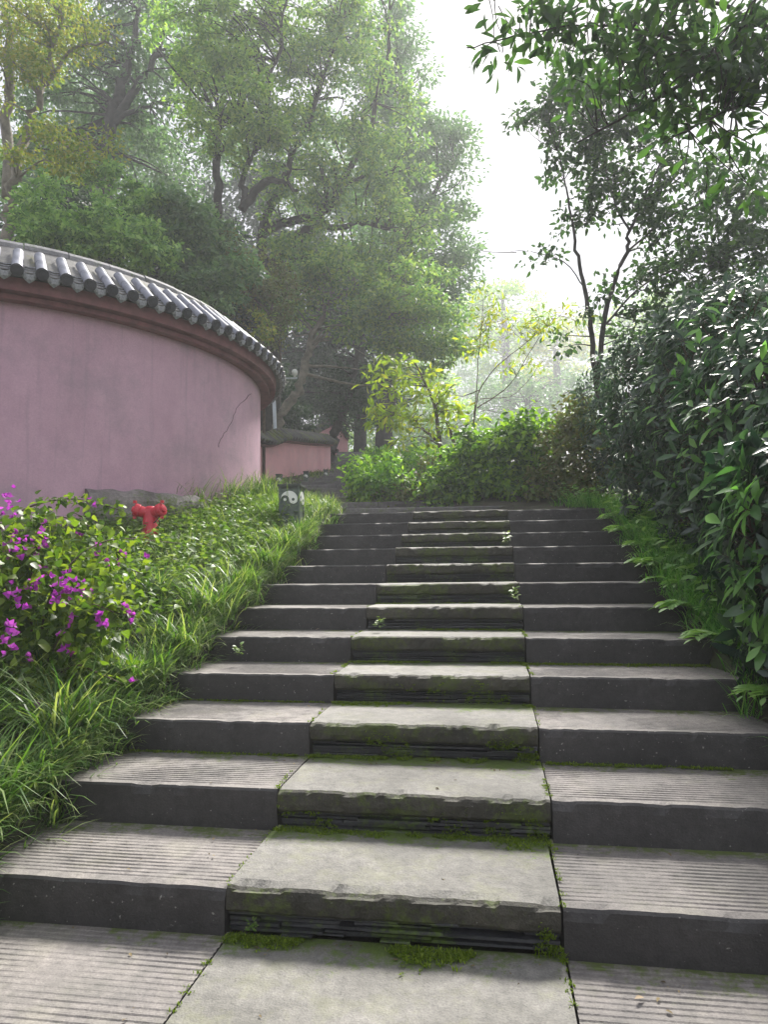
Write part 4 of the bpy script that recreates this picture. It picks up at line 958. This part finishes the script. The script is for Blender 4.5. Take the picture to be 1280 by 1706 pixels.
for (k, x0, x1, n) in ((3, .33, .59, 420), (2, .05, .59, 260), (3, -.3, -.05, 130), (2, -.58, -.3, 120), (4, .2, .5, 90), (1, .5, .6, 90), (4, -.2, .1, 60)):
    x = rs.uniform(x0, x1, n); zz_ = rs.uniform(.0, .15, n)*rs.random(n)**.3
    w_ = np.array([noise.noise(Vector((a*11, c*14, k*3.3))) for a, c in zip(x, zz_)]); kp = w_ > -.05
    R_.append(np.stack([x, np.full(n, Y1+(k-1)*TR-.006)+np.where(zz_ < .07, .018, 0), RI*(k-1)+zz_], 1)[kp])
rt = np.vstack(R_); V, Fc = blades(rs, rt, 9, (.006, .019), .0022, .007, 3)
o = link('moss', mesh_np('moss', V, Fc), None, M['moss']); tag(o, 'bright green moss along the joints of the lower steps', 'moss', None, 'stuff')
# little weeds rooted in the risers
for i, (u_, v_, D_, lab) in enumerate(((632, 1046, 5.15, 'tiny fern weed at the left end of the sixth rough slab'), (858, 998, 5.6, 'tiny fern weed at the right end of the seventh rough slab'), (398, 1092, 4.75, 'tiny weed with round leaves on the fifth left step'),
                                        (845, 905, 7.1, 'tiny weed at the right end of the tenth rough slab'), (418, 1552, 2.6, 'tiny seedling in the joint below the lowest rough slab'))):
    b_ = P(u_, v_, D_); r = np.random.RandomState(i); n = 26
    az = r.uniform(0, 6.28, n); hh = r.random(n)*.08*(D_/5)
    p = np.stack([np.cos(az)*.02*r.random(n), np.sin(az)*.02*r.random(n), hh], 1); d = np.stack([np.cos(az), np.sin(az)-.3, r.uniform(0, .8, n)], 1)
    V, Fc = merge_leaves(LEAF_OVAL, p, d, unit(r.normal(size=(n, 3))*.3+np.array([0, -.3, 1.])), .035*r.uniform(.5, 1.2, n)*(D_/5))
    tag(link('weed', mesh_np('weed', V, Fc, True), None, M['cover'], b_), lab, 'weed')

# ------------------------------------------------------------------ hydrant
def lathe(mb, prof, c, ax, n=18):
    ax = unit(np.asarray(ax, float)); a = np.cross(ax, [0.3, .2, 1.] if abs(ax[2]) < .9 else [1., 0, 0]); a = unit(a); b_ = np.cross(ax, a); V = []
    for r, h in prof:
        for j in range(n):
            q_ = 2*math.pi*j/n; V.append(np.asarray(c)+ax*h+r*(math.cos(q_)*a+math.sin(q_)*b_))
    m = len(prof)
    mb.add(V, [(i*n+j, i*n+(j+1) % n, (i+1)*n+(j+1) % n, (i+1)*n+j) for i in range(m-1) for j in range(n)]+[tuple(range(n))[::-1], tuple((m-1)*n+j for j in range(n))])
def on_ground(u, v, d0, d1, lift=0):
    best = None
    for D in np.linspace(d0, d1, 240):
        p = P(u, v, D); g = float(ground(p[0], p[1]))+lift
        if best is None or abs(p[2]-g) < best[0]: best = (abs(p[2]-g), D, p)
    return best[1], best[2]
HD, hb = on_ground(250, 888, 5.5, 8.2, .10); hz = float(ground(hb[0], hb[1])); hs = px(53, HD)/.33
he = empty('fire_hydrant', (hb[0], hb[1], hz), 'red two armed fire hydrant in the grass before the curved wall', 'hydrant', None, YAW)
he.scale = (hs, hs, hs); top = max(.05, (hb[2]-hz)/hs)
mb = MB(); lathe(mb, [(.09, -.05), (.09, top+.02), (.078, top+.03), (.076, top+.18), (.07, top+.22), (.066, top+.25), (.045, top+.275), (.02, top+.28)], (0, 0, 0), (0, 0, 1)); mb.build('barrel', M['red'], he, True)
for sx in (-1, 1):
    ax = unit(np.array([sx*1.0, -.55 if sx > 0 else -.25, .30])); c = np.array([sx*.015, 0, top+.20])
    mb = MB(); lathe(mb, [(.064, 0), (.058, .05), (.058, .085), (.058, .105)], c, ax); ar = mb.build('outlet', M['red'], he, True)
    mb = MB(); lathe(mb, [(.064, .10), (.069, .108), (.069, .145), (.058, .158), (.03, .162), (.028, .178), (.012, .18)], c, ax)
    for j in range(2):
        q_ = c+ax*.148+np.array([0, 0, .08])*(1 if j else -1); mb.box(q_, (.03, .03, .03))
    mb.build('cap', M['red'], ar)
mb = MB(); mb.tube(catmull([(.13, -.06, top+.2), (.10, -.09, top+.13), (.06, -.075, top+.10)], 4), .006, 5); mb.build('chain', M['tile_dark'], he)

# ------------------------------------------------------------------ lanterns with yin yang faces
def yin_yang(r, y0, y1):
    """raised white half with its lobe, dot cut round; faces -y"""
    o_ = []
    for j in range(25): a = math.pi*(1-j/24); o_.append((r*math.cos(a), r*math.sin(a)))
    for j in range(1, 13): a = -math.pi*j/12; o_.append((r/2+r/2*math.cos(a), r/2*math.sin(a)))
    for j in range(1, 12): a = math.pi*j/12; o_.append((-r/2+r/2*math.cos(a), r/2*math.sin(a)))
    m = len(o_); mb = MB(); mb.add([(x, y0, z) for x, z in o_]+[(x, y1, z) for x, z in o_], [tuple(range(m))[::-1], tuple(range(m, 2*m))]+[(j, (j+1) % m, m+(j+1) % m, m+j) for j in range(m)])
    return mb
def disc(mb, cx, cz, r, y0, y1, n=14):
    mb.add([(cx+r*math.cos(2*math.pi*j/n), y, cz+r*math.sin(2*math.pi*j/n)) for y in (y0, y1) for j in range(n)], [tuple(range(n)), tuple(range(n, 2*n))[::-1]]+[(j, n+j, n+(j+1) % n, (j+1) % n) for j in range(n)])
def lantern(x, y, z, wd, ht, rz, label, group, detail=True):
    e = empty('garden_lantern', (x, y, z), label, 'lantern', group, rz)
    mb = MB(); t_ = wd*.10
    mb.box((0, 0, ht*.5-.05), (wd*.92, wd*.92, ht+.1)); mb.build('body', M['lantern'], e)
    mb = MB()
    for sx in (-1, 1):
        for sy in (-1, 1): mb.box((sx*wd*.45, sy*wd*.45, ht*.5-.05), (t_, t_, ht+.1))
    mb.build('corner_frame', M['lantern'], e)
    mb = MB(); mb.box((0, 0, ht+.012), (wd*1.12, wd*1.12, .024)); mb.box((0, 0, ht-.012), (wd*.98, wd*.98, .03)); mb.build('cap', M['lantern_cap'], e)
    for a in ((0, math.pi/2) if detail else (0,)):
        r = wd*.41
        fb = yin_yang(r, -wd*.46-.012, -wd*.46); disc(fb, -r*.5, 0, r*.17, -wd*.46-.012, -wd*.46)
        f_ = fb.build('emblem', M['white'], e); f_.location = (0, 0, ht-.052-r*1.02); f_.rotation_euler = (0, 0, a)
        db = MB(); disc(db, r*.5, 0, r*.17, -wd*.46-.016, -wd*.46-.013); db.build('emblem_dot', M['lantern'], f_)
    return e
lp = P(486, 868, 8.0); lz = float(ground(lp[0], lp[1]))
topz = P(486, 812, 8.0)[2]
lantern(lp[0], lp[1], lz, px(35, 8.0), topz-lz, YAW-.12, 'green grey box lantern with white yin yang emblem in the fine grass clump', 'yin yang lanterns beside the steps')
for (u_, v_, D_, wp, lab) in ((465, 796, 14.6, 10, 'small yin yang lantern by the low pink wall, nearest the curved wall'), (510, 791, 16.4, 8, 'small yin yang lantern at the middle of the low pink wall'), (543, 788, 18.2, 7, 'small yin yang lantern at the far end of the low pink wall')):
    D_, q_ = on_ground(u_, v_+10, D_-2.2, D_+.3, .04); lantern(q_[0], q_[1], q_[2]-.1, px(wp, D_), px(14, D_)+.1, YAW, lab, 'yin yang lanterns beside the steps', False)

# ------------------------------------------------------------------ stone post with tile cap
pp_ = P(443, 836, 12.0); pz = float(ground(pp_[0], pp_[1])); ptop = P(443, 815, 12.0)[2]
pe = empty('stone_post', (pp_[0], pp_[1], pz-.1), 'small pale stone post with tiled cap at the edge of the curved wall', 'post', None, YAW)
mb = MB(); mb.box((0, 0, (ptop-pz+.1)/2), (.26, .26, ptop-pz+.1)); mb.build('shaft', M['post'], pe)
mb = MB(); mb.box((0, -.135, (ptop-pz)*.75), (.16, .02, .16)); mb.build('carved_panel', M['post'], pe)
mb = MB(); mb.box((0, 0, ptop-pz+.125), (.32, .34, .05))
for k in (-1, 0, 1): lathe(mb, [(.05, -.2), (.05, .2)], (k*.105, 0, ptop-pz+.165), (0, 1, 0), 10)
mb.build('tile_cap', M['tile_dark'], pe)

# ------------------------------------------------------------------ low pink wall with undulating mossy coping
def wall_strip(pts, name, label, mat, th=.25, roof_h=.26, over=.2, tile_r=.05):
    """pts: (u, v_bottom, v_top_of_plaster, D)"""
    A = [P(u_, vb, D_) for u_, vb, vt, D_ in pts]; B = [P(u_, vt, D_) for u_, vb, vt, D_ in pts]
    n_ = 8; A = catmull(A, n_); B = catmull(B, n_); m = len(A)
    base = np.array([A[0][0], A[0][1], A[0][2]]); e = empty(name, base, label, 'wall')
    t = unit(np.gradient(A[:, :2], axis=0)); nrm = np.stack([t[:, 1], -t[:, 0]], 1)      # towards the path
    if ((CAM[:2]-A[m//2, :2])@nrm[m//2]) < 0: nrm = -nrm
    def ribbon(prof):                      # prof: (offset, base 'a'/'b', dz)
        V = []; k = len(prof)
        for i in range(m):
            for o_, w_, dz in prof:
                b_ = A[i] if w_ == 'a' else B[i]; z = (b_[2] if w_ == 'b' else b_[2])+dz
                V.append((A[i][0]+nrm[i][0]*o_-base[0], A[i][1]+nrm[i][1]*o_-base[1], z-base[2]))
        Fs = [(i*k+j, i*k+(j+1) % k, (i+1)*k+(j+1) % k, (i+1)*k+j) for i in range(m-1) for j in range(k)]+[tuple(range(k))[::-1], tuple((m-1)*k+j for j in range(k))]
        mb = MB(); mb.add(V, Fs); return mb
    ribbon([(0, 'a', -.8), (0, 'b', 0), (-th, 'b', 0), (-th, 'a', -.8)]).build('plaster', mat, e)
    ribbon([(.07, 'b', .004), (.07, 'b', .05), (-th, 'b', .05), (-th, 'b', .004)]).build('moulding', M['fascia'], e)
    rf = ribbon([(over, 'b', .055), (over-.02, 'b', .085), (-th/2+.05, 'b', .05+roof_h), (-th/2, 'b', .09+roof_h), (-th/2-.05, 'b', .05+roof_h), (-th-over, 'b', .08), (-th-over, 'b', .055)]).build('roof', M['mossroof'], e)
    seg = np.r_[0, np.cumsum(np.linalg.norm(np.diff(A[:, :2], axis=0), axis=1))]; tb = MB(); s = .08
    while s < seg[-1]:
        i = int(np.searchsorted(seg, s))-1; f_ = (s-seg[i])/(seg[i+1]-seg[i]); a = A[i]+(A[i+1]-A[i])*f_; b_ = B[i]+(B[i+1]-B[i])*f_; nn = nrm[i]
        p0 = np.array([a[0]+nn[0]*(over+.03), a[1]+nn[1]*(over+.03), b_[2]+.085])-base; p1 = np.array([a[0]-nn[0]*(th/2-.06), a[1]-nn[1]*(th/2-.06), b_[2]+.06+roof_h])-base
        tb.tube([p0, p1], tile_r, 7); s += tile_r*3.4
    tb.build('tile_rows', M['mossroof'], rf, True, kind='stuff')
    return e
wall_strip([(415, 812, 738, 13.8), (434, 808, 744, 14.4), (450, 805, 745, 14.9), (470, 802, 738, 15.5), (490, 799, 739, 16.2), (520, 795, 742, 17.4), (551, 790, 744, 18.8)], 'low_wall', 'low pink plaster wall with undulating mossy tile coping beside the upper steps', M['wall2'])
wall_strip([(500, 770, 735, 27), (525, 768, 725, 27.6), (556, 764, 712, 28.2), (580, 758, 735, 28.6)], 'upper_wall', 'far pink wall with sloping coping glimpsed behind the ivy covered trunk', M['wall2'], roof_h=.28, tile_r=.06)

# ------------------------------------------------------------------ camera pole and cable
q0 = P(459, 735, 17.5); gz_ = float(ground(q0[0], q0[1])); q1 = P(455, 627, 17.5)
e = empty('camera_pole', (q0[0], q0[1], gz_), 'slim pale metal pole with side arm and small cameras behind the low pink wall', 'pole')
bs = np.array([q0[0], q0[1], gz_])
mb = MB(); mb.tube([np.array([0, 0, -.1]), q0-bs, q1-bs], .045, 10); mb.build('mast', M['pole'], e, True)
a0, a1 = P(455, 631, 17.5)-bs, P(495, 630, 17.5)-bs
mb = MB(); mb.tube([a0, a1], .022, 8); mb.build('arm', M['pole'], e, True)
for u_, s_ in ((491, 1.0), (471, .55)):
    c = P(u_, 628, 17.5)-bs; mb = MB(); lathe(mb, [(.03*s_, 0), (.03*s_, .05*s_), (.075*s_, .06*s_), (.08*s_, .14*s_), (.055*s_, .19*s_), (.01, .21*s_)], c, (0, 0, 1), 12); mb.build('security_camera', M['white'], e, True)
ca, cb = P(785, 412, 19), P(860, 421, 8.5)
mb = MB(); mb.tube(catmull([ca, (ca+cb)/2+np.array([0, 0, -.05]), cb], 6), .008, 5)
tag(mb.build('cable', M['tile_dark']), 'thin dark cable crossing the gap of sky between the trees', 'cable')

# ------------------------------------------------------------------ a dry leaf or two on the steps
M['deadleaf'] = plain_mat('dry_brown_leaf', (.24, .18, .11), .7, .3)
for (x, y, k, lab) in ((.78, 2.30, 0, 'dry leaf on the paving before the lowest right step'), (1.02, 4.62, 4, 'dry leaf on the fourth right step'), (-.95, 5.3, 5, 'dry leaf on the fifth left step')):
    me = mesh_np('fallen_leaf', LEAF_LONG[0]*.045, LEAF_LONG[1]); o = link('fallen_leaf', me, None, M['deadleaf'], (x, y, RI*k+.016)); o.rotation_euler = (.1, .05, x*9)
    tag(o, lab, 'leaf', 'fallen leaves on the steps')

# specks of leaf litter caught on the treads
rs = np.random.RandomState(91); n_ = 260
k_ = rs.randint(0, 9, n_); x = rs.uniform(-1.6, 1.7, n_); y = Y1+(k_-1)*TR+np.where(rs.random(n_) < .6, rs.uniform(.40, .55, n_), rs.uniform(.05, .5, n_))
p = np.stack([x, y, RI*k_+.006], 1); az = rs.uniform(0, 6.28, n_)
V, Fc = merge_leaves(LEAF_OVAL, p, np.stack([np.cos(az), np.sin(az), np.zeros(n_)], 1), unit(rs.normal(size=(n_, 3))*.2+np.array([0, 0, 1.])), rs.uniform(.006, .022, n_))
M['litter'] = leaf_mat('dry_leaf_litter', [(.05, .04, .025), (.12, .09, .05), (.2, .16, .09)], .1, .8, .2, gain=1.0)
tag(link('leaf_litter', mesh_np('leaf_litter', V, Fc), None, M['litter']), 'tiny dry leaf fragments scattered over the stone treads', 'leaf litter', None, 'stuff')

# ------------------------------------------------------------------ haze
hb_ = MB(); hb_.box((0, 0, 11), (860, 860, 38))
hm = bpy.data.materials.new('haze_air'); hm.use_nodes = True; n = hm.node_tree
n.nodes.remove(n.nodes['Principled BSDF']); pv = n.nodes.new('ShaderNodeVolumePrincipled')
pv.inputs['Color'].default_value = (.93, .96, 1, 1); pv.inputs['Density'].default_value = HAZE_DENSITY; pv.inputs['Anisotropy'].default_value = .35
n.links.new(pv.outputs[0], n.nodes['Material Output'].inputs['Volume'])
ho = hb_.build('haze', hm); tag(ho, 'thin pale morning mist filling the whole wooded slope', 'haze', None, 'stuff')
